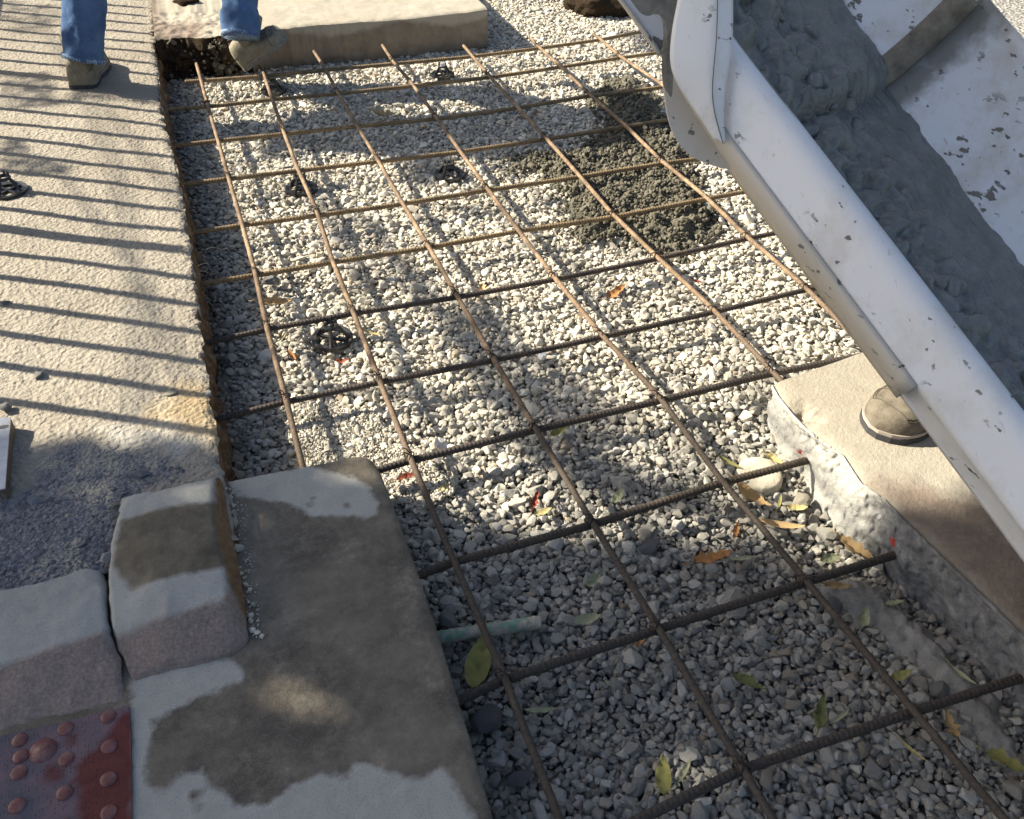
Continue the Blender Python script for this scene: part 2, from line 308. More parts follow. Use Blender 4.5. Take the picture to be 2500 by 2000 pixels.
c = k.mix(dirt_or_shade, du, cl); pit = k.voro(190, 'F1', rnd=.25); c = k.mix(k.ramp(pit, [(.12, .75), (.3, 0.)]), c, (.03, .018, .018))
k.col(c); k.bump(k.ramp(pit, [(.1, 0.), (.3, 1.)]), .0012); k.bump(v, .001); MAT_RED = k.m
k = M('dome_red', .4, .45); v = k.noise(30, 5, .7); c = k.ramp(v, [(.35, (.11, .025, .022)), (.55, (.17, .07, .065)), (.75, (.24, .15, .15))]); k.col(c)
k.bump(k.ramp(k.voro(260, 'F1', rnd=.3), [(.1, 0.), (.3, 1.)]), .0008); MAT_DOME = k.m
k = M('steel_plate', .35, .5); k.b.inputs['Metallic'].default_value = .8; v = k.noise(14, 5, .7); k.col(k.ramp(v, [(.35, (.30, .31, .33)), (.7, (.52, .53, .55))])); k.bump(v, .001); MAT_STEEL = k.m
k = M('green_coating', .5, .4); v = k.noise(28, 5, .7); k.col(k.ramp(v, [(.40, (.12, .22, .16)), (.47, (.17, .27, .2)), (.51, (.30, .265, .21)), (.7, (.44, .42, .37))])); k.bump(v, .002); MAT_GRN = k.m
k = M('bark', .95, .1); v = k.noise(14, 6, .7); k.col(k.ramp(v, [(.3, (.06, .045, .03)), (.7, (.14, .11, .08))])); k.bump(v, .02); MAT_BARK = k.m
k = M('foliage', .6, .3); oi = k.noise(3, 4, .7); k.col(k.ramp(oi, [(.3, (.035, .06, .015)), (.7, (.09, .12, .03))])); MAT_FOL = k.m
k = M('fence_paint', .5, .4); k.col((.03, .03, .03)); MAT_FENCE = k.m

# ------------------------------------------------------------------ rock variants and scatter
def rock_mesh(name, seed, m, cuts=11, sub=2, sharp=.72, nz=.06):
    r = np.random.default_rng(seed); bm = bmesh.new(); bmesh.ops.create_icosphere(bm, subdivisions=sub, radius=1.0)
    v = np.array([q.co[:] for q in bm.verts]); f = [[x.index for x in q.verts] for q in bm.faces]; bm.free()
    for _ in range(cuts):
        n = r.normal(size=3); n /= np.linalg.norm(n); d = sharp * r.uniform(.72, 1.12); e = v @ n - d; v = v - np.where(e > 0, e, 0)[:, None] * n * .97
    v = v * (1 + nz * fbm(v * 1.7 + seed, 3, seed))[:, None]; v = v / np.abs(v).max(); return mesh_of(name, v, f, m, False)
def rock_collection(tagname, m, n=12, **kw):
    c = bpy.data.collections.new(tagname)
    for q in range(n): c.objects.link(bpy.data.objects.new(tagname + '_stone', rock_mesh(tagname + '_stone', q * 7 + 3, m, **kw)))
    return c
def scatter(name, pts, rots, scls, coll, nvar, shade_tone=None):
    pts = np.asarray(pts, float); me = bpy.data.meshes.new(name); me.from_pydata(pts.tolist(), [], [])
    for nm, ar in (('rot', rots), ('scl', scls)):
        a = me.attributes.new(nm, 'FLOAT_VECTOR', 'POINT'); a.data.foreach_set('vector', np.asarray(ar, np.float32).ravel())
    a = me.attributes.new('shade_tone', 'FLOAT', 'POINT'); a.data.foreach_set('value', np.asarray(np.ones(len(pts)) if shade_tone is None else shade_tone, np.float32))
    a = me.attributes.new('idx', 'INT', 'POINT'); a.data.foreach_set('value', RNG.integers(0, nvar, len(pts)).astype(np.int32))
    o = link(name, me); g = bpy.data.node_groups.new(name + '_nodes', 'GeometryNodeTree')
    g.interface.new_socket('Geometry', in_out='INPUT', socket_type='NodeSocketGeometry'); g.interface.new_socket('Geometry', in_out='OUTPUT', socket_type='NodeSocketGeometry')
    N = g.nodes.new; gi = N('NodeGroupInput'); go = N('NodeGroupOutput'); ip = N('GeometryNodeInstanceOnPoints'); ci = N('GeometryNodeCollectionInfo')
    ci.inputs['Collection'].default_value = coll; ci.inputs['Separate Children'].default_value = True; ci.inputs['Reset Children'].default_value = True
    def na(nm, ty):
        x = N('GeometryNodeInputNamedAttribute'); x.data_type = ty; x.inputs[0].default_value = nm; return x.outputs[0]
    er = N('FunctionNodeEulerToRotation'); L = g.links.new
    L(gi.outputs[0], ip.inputs['Points']); L(ci.outputs[0], ip.inputs['Instance']); ip.inputs['Pick Instance'].default_value = True
    L(na('idx', 'INT'), ip.inputs['Instance Index']); L(na('rot', 'FLOAT_VECTOR'), er.inputs[0]); L(er.outputs[0], ip.inputs['Rotation'])
    L(na('scl', 'FLOAT_VECTOR'), ip.inputs['Scale']); L(ip.outputs[0], go.inputs[0])
    md = o.modifiers.new('scatter', 'NODES'); md.node_group = g; return o
def jitter(x0, x1, y0, y1, cell):
    gx, gy = np.meshgrid(np.arange(x0, x1, cell), np.arange(y0, y1, cell * .87)); gx = gx + (np.arange(gx.shape[0]) % 2)[:, None] * cell / 2
    return gx.ravel() + RNG.uniform(-.38, .38, gx.size) * cell, gy.ravel() + RNG.uniform(-.38, .38, gx.size) * cell
def rscl(n, base, spread=.28, flat=(.55, .85)):
    s = base * np.exp(RNG.normal(0, spread, n)); return np.stack([s * RNG.uniform(.95, 1.3, n), s * RNG.uniform(.7, 1.0, n), s * RNG.uniform(*flat, n)], 1)
def rrot(n, tilt=.6): return np.stack([RNG.normal(0, tilt, n), RNG.normal(0, tilt, n), RNG.uniform(0, 6.28, n)], 1)
ROCKS = rock_collection('crushed_limestone', MAT_ROCK, 14, cuts=15, sharp=.64, nz=.035); CRUMBS = rock_collection('mortar_crumb', MAT_CRUMB, 8, cuts=4, nz=.22, sharp=.9); CHIPS = rock_collection('asphalt_chip', MAT_CHIP, 6, cuts=12, sub=1)

# ------------------------------------------------------------------ outlines in the world
EDGE_PX = [(373, -40), (373, 0), (378, 60), (380, 140), (395, 263), (415, 350), (440, 450), (456, 545), (470, 640), (482, 730), (490, 800), (503, 905), (515, 1000), (528, 1080), (535, 1135), (556, 1165)]
EDGE = np.array([P(a, b, ZW)[:2] for a, b in EDGE_PX]); EDGE = np.vstack([[EDGE[0][0], 5.0], EDGE])
def edge_x(y):
    yy = EDGE[::-1, 1]; xx = EDGE[::-1, 0]; return np.interp(y, yy, xx)
GUT_FAR = [(556, 1178), (600, 1168), (700, 1147), (800, 1127), (860, 1113), (885, 1110), (905, 1117), (922, 1138), (938, 1172), (985, 1300), (1050, 1480), (1128, 1735), (1205, 2000), (1330, 2420)]
GF = np.array([P(a, b, ZF)[:2] for a, b in GUT_FAR])
RT_TOP = [(1885, 938), (1898, 962), (1930, 1003), (1965, 1040), (2010, 1075), (2058, 1108), (2105, 1180), (2160, 1215), (2200, 1258), (2290, 1345), (2380, 1432), (2470, 1520), (2640, 1690)]
RT_BASE = [(1868, 1040), (1884, 1094), (1920, 1140), (1960, 1180), (1995, 1240), (2030, 1290), (2080, 1335), (2130, 1375), (2190, 1440), (2270, 1510), (2350, 1595), (2430, 1680), (2600, 1880)]
RTT = np.array([P(a, b, ZS) for a, b in RT_TOP]); RTB = np.array([P(a, b, -.085) for a, b in RT_BASE])
BACK_TOP = [(378, 97), (420, 92), (470, 88), (520, 84), (560, 82), (620, 76), (700, 66), (800, 57), (960, 46), (1080, 33), (1190, 22)]
BT = np.array([P(a, b, ZS) for a, b in BACK_TOP]); 
# ground sheet
mo('ground', [(-40, -40, -.105), (40, -40, -.105), (40, 40, -.105), (-40, 40, -.105)], [(0, 1, 2, 3)], MAT_GND)['kind'] = 'structure'

# left pavement: real sheet with sag and ragged broken edge
ys = np.concatenate([np.linspace(5, 1.3, 30), np.linspace(1.28, -2.62, 560)]); us = np.concatenate([np.linspace(-4, -.75, 12), np.linspace(-.72, 0, 130)])
Y = np.repeat(ys[:, None], len(us), 1); ex = edge_x(ys) + .0035 * fbm(np.stack([ys * 13, ys * 0, ys * 0], 1), 2, 5) + .0035 * fbm(np.stack([ys * 70, ys * 0, ys * 0], 1), 4, 6); X = us[None] * (1.0) + ex[:, None]
Z = ZW + .0035 * fbm(np.stack([X * 4, Y * 4, X * 0], -1), 3, 2) + .0013 * fbm(np.stack([X * 70, Y * 70, X * 0], -1), 3, 8)
fall = np.clip((us + .03) / .03, 0, 1)[None]; Z = Z - fall ** 3 * (.007 + .008 * fbm(np.stack([X * 40, Y * 40, X * 0], -1), 2, 9))
v = np.stack([X, Y, Z], -1).reshape(-1, 3); pave = mo('pavement', v, grid_faces(len(ys), len(us)), MAT_PAVE); pave['kind'] = 'structure'
ASPH = wpoly([(50, 1105), (150, 1100), (230, 1085), (330, 1100), (400, 1125), (430, 1160), (345, 1200), (300, 1260), (280, 1400), (200, 1420), (-60, 1480), (-60, 1235), (60, 1200), (90, 1150)], ZW)
fattr(pave, 'asphalt', np.clip(sdist(v[:, 0], v[:, 1], ASPH), -.3, .3)); fattr(pave, 'ochre', np.clip(sdist(v[:, 0], v[:, 1], wpoly([(430, 940), (540, 960), (560, 1090), (480, 1060), (330, 1085), (380, 1010)], ZW)), -.3, .3))
fattr(pave, 'lime', np.clip(sdist(v[:, 0], v[:, 1], wpoly([(250, 1050), (420, 1040), (490, 1080), (440, 1110), (380, 1090), (280, 1100)], ZW)), -.3, .3))
mo('asphalt_road', [(-6, -7, .028), (-.15, -7, .028), (-.15, -2.5, .028), (-6, -2.5, .028)], [(0, 1, 2, 3)], MAT_GND)['kind'] = 'structure'
# soil face under the broken edge
n = 520; yy = np.linspace(2.6, -2.6, n); lv = np.linspace(0, 1, 12); X = np.zeros((n, 12)); Yg = np.repeat(yy[:, None], 12, 1); Zg = np.zeros((n, 12))
for j, t in enumerate(lv):
    Zg[:, j] = ZW - .004 - t * .175; X[:, j] = edge_x(yy) - .004 + .004 * t + .012 * t ** .6
nz = fbm(np.stack([X * 10, Yg * 26, Zg * 26], -1), 4, 21); X = X + .013 * nz * np.minimum(1, lv * 5)[None]
mo('soil_bank', np.stack([X, Yg, Zg], -1).reshape(-1, 3), grid_faces(n, 12), MAT_SOIL)['kind'] = 'structure'

# gutter slab
gn = 240
far = resample(smooth_path(GF, 2), gn)
us = np.linspace(0, 1, 150); L0 = far.copy(); L0[:, 0] = -1.6; L0[:, 1] = far[:, 1] + (-.02) * 0
# left boundary runs along the pavement and under the kerb stones
ty = np.linspace(0, 1, gn); L0 = np.stack([np.interp(ty, [0, .2, 1], [P(556, 1178, ZF)[0] - .02, -.2, -.35]), np.interp(ty, [0, .2, 1], [GF[0][1], -2.62, -3.9])], 1)
G = L0[:, None] * (1 - us[None, :, None]) + far[:, None] * us[None, :, None]
Z = np.full(G.shape[:2], ZF) + .0018 * fbm(np.concatenate([G * 5, G[..., :1] * 0], -1), 3, 4) + .0006 * fbm(np.concatenate([G * 60, G[..., :1] * 0], -1), 2, 4)
rnd = np.clip((us - .975) / .025, 0, 1)[None] ; Z = Z - .007 * rnd ** 2
top = np.concatenate([G, Z[..., None]], -1)
side = np.stack([np.concatenate([far + 0.0, np.full((gn, 1), z)], 1) for z in (ZF - .03, ZF - .06, ZF - .10, ZF - .15)], 1)
nrm = np.gradient(far, axis=0); nrm = np.stack([-nrm[:, 1], nrm[:, 0]], 1); nrm /= np.linalg.norm(nrm, axis=1)[:, None] + 1e-9
side[..., :2] -= nrm[:, None] * 0.004 * (fbm(side * 18, 3, 3))[..., None]
allg = np.concatenate([top, side], 1); v = allg.reshape(-1, 3)
gut = mo('gutter_slab', v, grid_faces(gn, allg.shape[1]), MAT_GUT); gut['kind'] = 'structure'
def q2(l): return [(a / 2.156, 1200 + b / 2.156) for a, b in l]
DRY = [wpoly([(548, 1172), (700, 1147), (750, 1135), (800, 1150), (860, 1165), (900, 1190), (925, 1225), (915, 1255), (890, 1268), (858, 1256), (830, 1263), (790, 1258), (760, 1262), (735, 1240), (700, 1228), (640, 1220), (580, 1212), (560, 1200)], ZF),
       wpoly(q2([(690, 980), (1180, 870), (1275, 930), (1280, 985), (1130, 1050), (1010, 1095), (900, 1165), (800, 1210), (790, 1350), (750, 1480), (790, 1560), (880, 1570), (930, 1490), (1060, 1470), (1100, 1560), (1190, 1590), (1230, 1650), (1390, 1650), (1490, 1590), (1590, 1520), (1680, 1490), (1830, 1500), (1860, 1440), (1950, 1440), (2080, 1480), (2130, 1510), (2240, 1505), (2330, 1440), (2900, 2400), (690, 2400)]), ZF)]
dd = np.maximum(sdist(v[:, 0], v[:, 1], DRY[0]), sdist(v[:, 0], v[:, 1], DRY[1]))
for q in ((735, 1252, .009), (757, 1233, .007), (850, 1235, .006), (765, 1215, .004), (475, 1945, .009), (488, 1968, .006)):
    c = P(q[0], q[1], ZF); dd = np.minimum(dd, np.hypot(v[:, 0] - c[0], v[:, 1] - c[1]) - q[2])
fattr(gut, 'dry', np.clip(dd, -.3, .3))
fattr(gut, 'dust', np.clip(sdist(v[:, 0], v[:, 1], wpoly([(560, 1200), (690, 1235), (640, 1400), (680, 1540), (600, 1560), (590, 1400)], ZF)), -.3, .3))

# kerb stones
def kerb(name, rows, nsub, label, attrs):
    rows = [np.array([P(a, b, z) for a, b, z in r]) for r in rows]
    R = [resample(r, nsub) for r in rows]; g = np.array(R); m_ = 60
    t = np.linspace(0, 1, m_); k0 = np.linspace(0, 1, len(g)); g2 = np.stack([[np.interp(t, k0, g[:, j, c]) for c in range(3)] for j in range(nsub)], 0).transpose(2, 0, 1)
    g2 = g2 + np.stack([.0022 * fbm(g2 * 45, 4, 31), .0022 * fbm(g2 * 45, 4, 37), .0022 * fbm(g2 * 30, 5, 33)], -1)
    for _ in range(0): g2[1:-1, 1:-1] = g2[1:-1, 1:-1] * .5 + .125 * (g2[:-2, 1:-1] + g2[2:, 1:-1] + g2[1:-1, :-2] + g2[1:-1, 2:])
    o = mo(name, g2.reshape(-1, 3), grid_faces(m_, nsub), MAT_KERB); tag(o, label, 'kerb stone')
    v = g2.reshape(-1, 3)
    return o, v
# rows run from the joint (left) over the crest to the side face (right), front row last
rows = [[(285, 1225, ZW - .03), (305, 1214, .09), (420, 1190, .10), (522, 1167, .10), (535, 1165, .095), (545, 1180, .055), (549, 1184, .03)],
        [(278, 1245, .03), (298, 1238, .095), (420, 1212, .107), (515, 1195, .108), (528, 1198, .10), (555, 1225, .055), (560, 1230, .03)],
        [(268, 1320, .03), (278, 1310, .095), (400, 1290, .11), (518, 1272, .11), (530, 1278, .102), (570, 1305, .055), (576, 1310, .03)],
        [(264, 1400, .03), (268, 1392, .09), (390, 1370, .108), (532, 1352, .108), (545, 1360, .10), (586, 1395, .055), (592, 1400, .03)],
        [(266, 1470, .03), (270, 1466, .085), (400, 1440, .105), (548, 1402, .105), (562, 1415, .096), (596, 1455, .055), (602, 1460, .03)],
        [(270, 1535, .03), (276, 1530, .08), (410, 1505, .10), (553, 1470, .10), (572, 1480, .09), (603, 1520, .055), (608, 1525, .03)],
        [(285, 1592, .03), (290, 1588, .064), (420, 1560, .078), (548, 1530, .08), (575, 1535, .074), (604, 1556, .055), (608, 1560, .03)],
        [(316, 1650, .03), (320, 1648, .056), (430, 1620, .058), (530, 1596, .058), (560, 1590, .057), (598, 1572, .053), (604, 1576, .03)],
        [(318, 1668, .03), (322, 1668, .048), (430, 1640, .048), (530, 1612, .048), (566, 1602, .047), (603, 1578, .046), (608, 1580, .03)]]
KO, kv = kerb('kerb_stone', rows, 70, 'short raised kerb stone with wet dark band and brown side, beside the gutter slab', None)
wetp = wpoly([(292, 1262), (350, 1250), (420, 1236), (520, 1226), (590, 1222), (600, 1330), (540, 1386), (420, 1405), (320, 1425), (288, 1402), (268, 1360)], .108)
fattr(KO, 'dry', np.clip(-sdist(kv[:, 0], kv[:, 1], wetp), -.3, .3))
pinkp = wpoly([(268, 1538), (420, 1505), (540, 1472), (556, 1440), (600, 1400), (700, 1500), (640, 1720), (250, 1760)], .095)
fattr(KO, 'pink', np.clip(sdist(kv[:, 0], kv[:, 1], pinkp), -.3, .3))
rustp = wpoly([(524, 1160), (527, 1280), (538, 1350), (560, 1425), (640, 1560), (700, 1400), (600, 1100)], .10)
fattr(KO, 'rust', np.clip(sdist(kv[:, 0], kv[:, 1], rustp), -.3, .3))
rows = [[(-260, 1520, .02), (-250, 1500, .07), (-60, 1452, .075), (40, 1436, .076), (110, 1420, .077), (205, 1390, .076), (240, 1395, .07), (254, 1410, .06), (258, 1412, .02)],
        [(-262, 1580, .02), (-250, 1572, .075), (-60, 1490, .078), (40, 1475, .08), (120, 1456, .08), (210, 1438, .08), (250, 1432, .077), (262, 1436, .065), (265, 1436, .02)],
        [(-262, 1640, .02), (-250, 1632, .08), (-60, 1560, .082), (40, 1545, .083), (120, 1526, .083), (210, 1504, .083), (255, 1496, .08), (265, 1500, .07), (268, 1500, .02)],
        [(-262, 1720, .02), (-250, 1712, .08), (-60, 1640, .082), (40, 1620, .083), (120, 1596, .083), (210, 1568, .083), (260, 1548, .08), (270, 1548, .07), (272, 1548, .02)],
        [(-262, 1800, .02), (-250, 1790, .066), (-60, 1725, .066), (40, 1702, .067), (120, 1680, .067), (220, 1652, .067), (285, 1630, .065), (298, 1626, .06), (300, 1626, .02)],
        [(-262, 1890, .02), (-250, 1880, .050), (-60, 1795, .050), (40, 1772, .051), (120, 1750, .051), (220, 1728, .051), (300, 1708, .050), (312, 1704, .045), (314, 1704, .02)],
        [(-262, 1920, .02), (-250, 1910, .046), (-60, 1812, .046), (40, 1790, .046), (120, 1768, .046), (220, 1744, .046), (302, 1722, .046), (314, 1718, .04), (316, 1718, .02)]]
KO2, kv = kerb('kerb_stone', rows, 90, 'low kerb stone left of the crack, between asphalt and the red studded panel', None)
fattr(KO2, 'dry', np.clip(-sdist(kv[:, 0], kv[:, 1], wpoly([(-300, 1755), (0, 1680), (150, 1640), (262, 1600), (310, 1690), (200, 1725), (0, 1765), (-300, 1860)], .07)), -.3, .3))
fattr(KO2, 'pink', np.clip(sdist(kv[:, 0], kv[:, 1], wpoly([(-300, 1720), (0, 1632), (120, 1590), (262, 1543), (330, 1640), (300, 1700), (-300, 1860)], .075)), -.3, .3) - .002)
fattr(KO2, 'rust', np.full(len(kv), -.3))

# red tactile panel with its domes
TP = [P(a, b, .0545) for a, b in ((-300, 1870), (0, 1797), (150, 1764), (314, 1724), (320, 1800), (322, 2000), (326, 2300), (-300, 2300))]
tr = empty('tactile_panel', tuple(P(160, 1900, .044))); tag(tr, 'dusty dark red studded tactile panel in the bottom left corner', 'tactile paving')
def sub(o, par):
    o.parent = par; o.matrix_parent_inverse = Matrix.Translation(par.location).inverted(); return o
gx = np.linspace(0, 1, 60); A, B = np.array(TP[0]), np.array(TP[3]); topr = resample(np.array(TP[:4]), 60); botr = resample(np.array([TP[7], TP[6]]), 60)
# keep the right edge straight along the joint
rightc = resample(np.array(TP[3:7]), 60); g = []
for i, t in enumerate(np.linspace(0, 1, 60)):
    row = topr * (1 - t) + botr * t; row = row + (rightc[i] - row[-1]) * np.linspace(0, 1, 60)[:, None] ** 3; g.append(row)
vv, ff = sheet(np.array(g)[::-1], .012)
pn = sub(mo('panel', vv, ff, MAT_RED, smooth=False), tr)
CLEAN = wpoly(q2([(665, 1180), (700, 1180), (700, 2300), (430, 2300), (410, 1640), (440, 1570), (380, 1540), (400, 1450), (480, 1380), (560, 1300), (620, 1240)]), .048)
cl = np.maximum(sdist(vv[:, 0], vv[:, 1], CLEAN), np.maximum(sdist(vv[:, 0], vv[:, 1], wpoly(q2([(240, 1450), (300, 1440), (350, 1500), (310, 1560), (230, 1530)]), .048)), sdist(vv[:, 0], vv[:, 1], wpoly(q2([(370, 1280), (410, 1290), (400, 1340), (350, 1330)]), .048))))
fattr(pn, 'clean', np.clip(cl, -.3, .3))
r_ = np.linspace(0, 1, 7); th = np.linspace(0, 2 * np.pi, 20, endpoint=False)
dv = [(0, 0, .0055)]; prof = [(.4, .0054), (.7, .0048), (.88, .0034), (.97, .0012), (1.0, -.002)]
for a, z in prof: dv += [(a * .0125 * math.cos(t), a * .0125 * math.sin(t), z) for t in th]
df = [[0, 1 + k, 1 + (k + 1) % 20] for k in range(20)] + [[1 + r * 20 + k, 1 + (r + 1) * 20 + k, 1 + (r + 1) * 20 + (k + 1) % 20, 1 + r * 20 + (k + 1) % 20] for r in range(4) for k in range(20)]
dome_me = mesh_of('stud', dv, df, MAT_DOME)
for a, b in q2([(570, 1187), (345, 1250), (575, 1342), (350, 1410), (100, 1480), (570, 1515), (340, 1588), (90, 1655), (572, 1690), (340, 1760), (105, 1310), (-110, 1380), (-120, 1540), (-130, 1720), (100, 1830), (575, 1880), (110, 1395)]):
    p = P(a, b, .0543); d = sub(link('stud', dome_me), tr); d.location = p; d.rotation_euler = (0, 0, random.uniform(0, 6)); s = random.uniform(.96, 1.03); d.scale = (s, s, random.uniform(.6, .8))
p = P(227 / 2.156, 1200 + 1362 / 2.156, .0547); d = sub(mo('worn_disc', [(0, 0, .0015)] + [(.02 * math.cos(t), .02 * math.sin(t), .0012) for t in th] + [(.0205 * math.cos(t), .0205 * math.sin(t), -.001) for t in th],
    [[0, 1 + k, 1 + (k + 1) % 20] for k in range(20)] + [[1 + k, 21 + k, 21 + (k + 1) % 20, 1 + (k + 1) % 20] for k in range(20)], MAT_DOME), tr); d.location = p

# back slab: top with worn pale surface and front face
n = 260; bt = resample(BT, n); bt[:, 1] += .012 * fbm(np.stack([bt[:, 0] * 14, bt[:, 0] * 0, bt[:, 0] * 0], 1), 4, 41) * np.interp(bt[:, 0], [.3, .9, 1.5], [1.2, 1.0, .2])
rowsT = []
for t in np.concatenate([np.linspace(0, .35, 60), np.linspace(.4, 4, 14)]):
    r = bt.copy(); r[:, 1] += t; r[:, 0] += t * .03; r[:, 2] += .003 * fbm(r * 12, 3, 5) - .008 * np.exp(-t / .012); rowsT.append(r)
gT = np.array(rowsT); left = gT[..., 0] < .62
gT[..., 2] += np.where(left, .006, .0) * fbm(gT * 30, 3, 55)
o = mo('raised_slab', gT.reshape(-1, 3), grid_faces(*gT.shape[:2]), MAT_SLAB); o['kind'] = 'structure'
v = gT.reshape(-1, 3); fattr(o, 'soiled', np.clip(sdist(v[:, 0], v[:, 1], [(.1, -.5), (.45, -.5), (.40, .25), (.5, .45), (.3, .55), (.28, 3), (.1, 3)]) - .02, -.3, .3))
lv = np.linspace(0, 1, 26); face = np.zeros((n, 26, 3))
for j, t in enumerate(lv): face[:, j] = bt; face[:, j, 2] = ZS - .008 - t * .19; face[:, j, 1] += -.008 * math.sin(t * 3.1)
rough = np.interp(bt[:, 0], [.3, .58, .66, 1.8], [.035, .028, .007, .004])[:, None]
nz = fbm(face * np.array([22, 22, 30]), 4, 61); face[..., 1] -= rough * (nz + .4) * np.minimum(1, lv * 6)[None]; face[..., 2] += rough * .3 * fbm(face * 30, 2, 63) * np.minimum(1, lv * 6)[None]
isl = bt[:, 0] < .60
fc = face[~isl]; o = mo('raised_slab_face', fc.reshape(-1, 3), grid_faces(*fc.shape[:2]), MAT_BFACE); o['kind'] = 'structure'
v = fc.reshape(-1, 3); fattr(o, 'dry', (v[:, 2] - (ZS - .035) - .02 * np.sin(v[:, 0] * 11)))
k0 = int(isl.sum()) + 1; fc = face[:k0]; o = mo('dark_soil_face', fc.reshape(-1, 3), grid_faces(*fc.shape[:2]), MAT_DSOIL); o['kind'] = 'structure'
# right end face of the back slab
ef = np.zeros((40, 12, 3)); 
for i, t in enumerate(np.linspace(0, 4, 40)):
    for j, s in enumerate(np.linspace(0, 1, 12)): ef[i, j] = bt[-1] + np.array([t * .03 + .004 * math.sin(t * 9), t, -.004 - s * .175])
mo('raised_slab_end', ef.reshape(-1, 3), grid_faces(40, 12), MAT_BFACE)['kind'] = 'structure'; fattr(bpy.data.objects['raised_slab_end'], 'dry', ef.reshape(-1, 3)[:, 2] - .06)
# crumbled rubble along the dark soil
npt = 900; px = RNG.uniform(.24, .60, npt); tt = RNG.uniform(0, 1, npt) ** .8; rz = ZS - .01 - tt * .15
ry = np.interp(px, bt[:, 0], bt[:, 1]) - .012 - tt * .03 + RNG.normal(0, .008, npt)
sel = ((px > .44) & (px < .56) & (RNG.uniform(0, 1, npt) < .7)) | (RNG.uniform(0, 1, npt) < .1)
o = scatter('rubble', np.stack([px, ry, rz], 1)[sel], rrot(sel.sum(), 1.5), rscl(sel.sum(), .006, .4), CRUMBS, 8); tag(o, 'crumbled pale rubble stuck in the dark broken soil face', 'rubble', kind='stuff')

# right raised slab: top + broken sloping face
n = 300; tt_ = resample(RTT, n); bb = resample(RTB, n); lv = np.linspace(0, 1, 40); g = tt_[:, None] * (1 - lv[None, :, None]) + bb[:, None] * lv[None, :, None]
g[..., 2] = ZS + (-.085 - ZS) * (lv ** 1.25)[None]; first = tt_.copy(); first[:, 2] = ZS - .010 + .002 * fbm(np.c_[tt_[:, :2], tt_[:, 2] * 0 + ZS] * 9, 3, 81)
amp = (np.minimum(1, lv * 4) * .008)[None]; nz = fbm(g * 16, 5, 71); nz2 = fbm(g * 75, 3, 72); g[..., 0] -= amp * nz + .0026 * nz2 * np.minimum(1, lv * 8)[None]; g[..., 1] -= amp * .5 * nz2; g[..., 2] += amp * .7 * nz2 * lv[None]; g[:, 0] = first; fedge = g[0].copy()
o = mo('broken_slab_face', g.reshape(-1, 3), grid_faces(n, 40), MAT_FACE); o['kind'] = 'structure'; v = g.reshape(-1, 3)
fattr(o, 'soiled', np.clip(-(v[:, 1] + 2.96) * .6, -.2, .2))
tw = []
for t in np.concatenate([np.linspace(0, .5, 70), np.linspace(.55, 3, 8)]):
    r = tt_.copy(); r[:, 0] += t; r[:, 1] += t * np.linspace(.12, .0, n); r[:, 2] = ZS - .010 * np.exp(-t / .012) + .002 * fbm(r * 9, 3, 81) ; tw.append(r)
g = np.array(tw); cc = P(1968, 1010, ZS); dist = np.hypot(g[..., 0] - cc[0], g[..., 1] - cc[1]); g[..., 2] -= .016 * np.exp(-(dist / .03) ** 2) * (1 + .7 * fbm(g * 60, 3, 83))
dist2 = g[..., 1] < -2.86; g[..., 2] -= .02 * np.clip((-2.86 - g[..., 1]) / .1, 0, 1) * np.clip(1 - np.abs(g[..., 0] - 1.9) / .6, 0, 1) * 0
o = mo('broken_slab', g.reshape(-1, 3), grid_faces(*g.shape[:2]), MAT_SLAB); o['kind'] = 'structure'; v = g.reshape(-1, 3)
fattr(o, 'soiled', np.clip(sdist(v[:, 0], v[:, 1], wpoly([(2105, 1188), (2140, 1165), (2230, 1175), (2330, 1215), (2420, 1235), (2700, 1300), (2900, 1900), (2640, 1690), (2180, 1230)], ZS)), -.3, .3))
bk = np.zeros((30, 8, 3))                    # its back face, towards the far end
for i, t in enumerate(np.linspace(0, 3, 30)):
    for j, s in enumerate(np.linspace(0, 39, 8).astype(int)): bk[i, j] = fedge[s] + np.array([t, t * .12, .009 * (1 - math.exp(-t / .02)) * (s == 0)])
mo('broken_slab_back', bk.reshape(-1, 3), grid_faces(30, 8), MAT_FACE)['kind'] = 'structure'; fattr(bpy.data.objects['broken_slab_back'], 'soiled', np.full(240, -.2))

# flat old mortar spread at the foot of the broken slab
SP = wpoly([(1990, 1405), (2060, 1392), (2120, 1400), (2190, 1440), (2330, 1580), (2440, 1690), (2560, 1900), (2420, 1830), (2330, 1700), (2240, 1590), (2150, 1520), (2070, 1470), (2010, 1440)], -.045)
def blob_sheet(name, poly, z0, hfun, cell, mat, label, cat, smooth=True, thresh=-.004):
    pl = np.array(poly); x = np.arange(pl[:, 0].min() - .02, pl[:, 0].max() + .02, cell); y = np.arange(pl[:, 1].min() - .02, pl[:, 1].max() + .02, cell)
    X, Yq = np.meshgrid(x, y, indexing='ij'); d = sdist(X, Yq, poly) + .012 * fbm(np.stack([X * 30, Yq * 30, X * 0], -1), 4, 91); Zq = z0 + hfun(X, Yq, d)
    idx = grid_faces(*X.shape); keep = (d.ravel()[idx] > thresh).any(1); idx = idx[keep]; used = np.unique(idx); mp = np.zeros(X.size, int); mp[used] = np.arange(len(used))
    vv = np.stack([X.ravel(), Yq.ravel(), Zq.ravel()], 1)[used]; o = mo(name, vv, mp[idx], mat, smooth=smooth); tag(o, label, cat, kind='stuff'); return o
blob_sheet('mortar_spread', SP, -.074, lambda X, Y, d: .022 * np.clip(d / .03, -.6, 1) + .006 * fbm(np.stack([X * 28, Y * 28, X * 0], -1), 4, 95), (.004), MAT_FOOT, 'flat grey mortar spread at the foot of the broken slab', 'mortar')

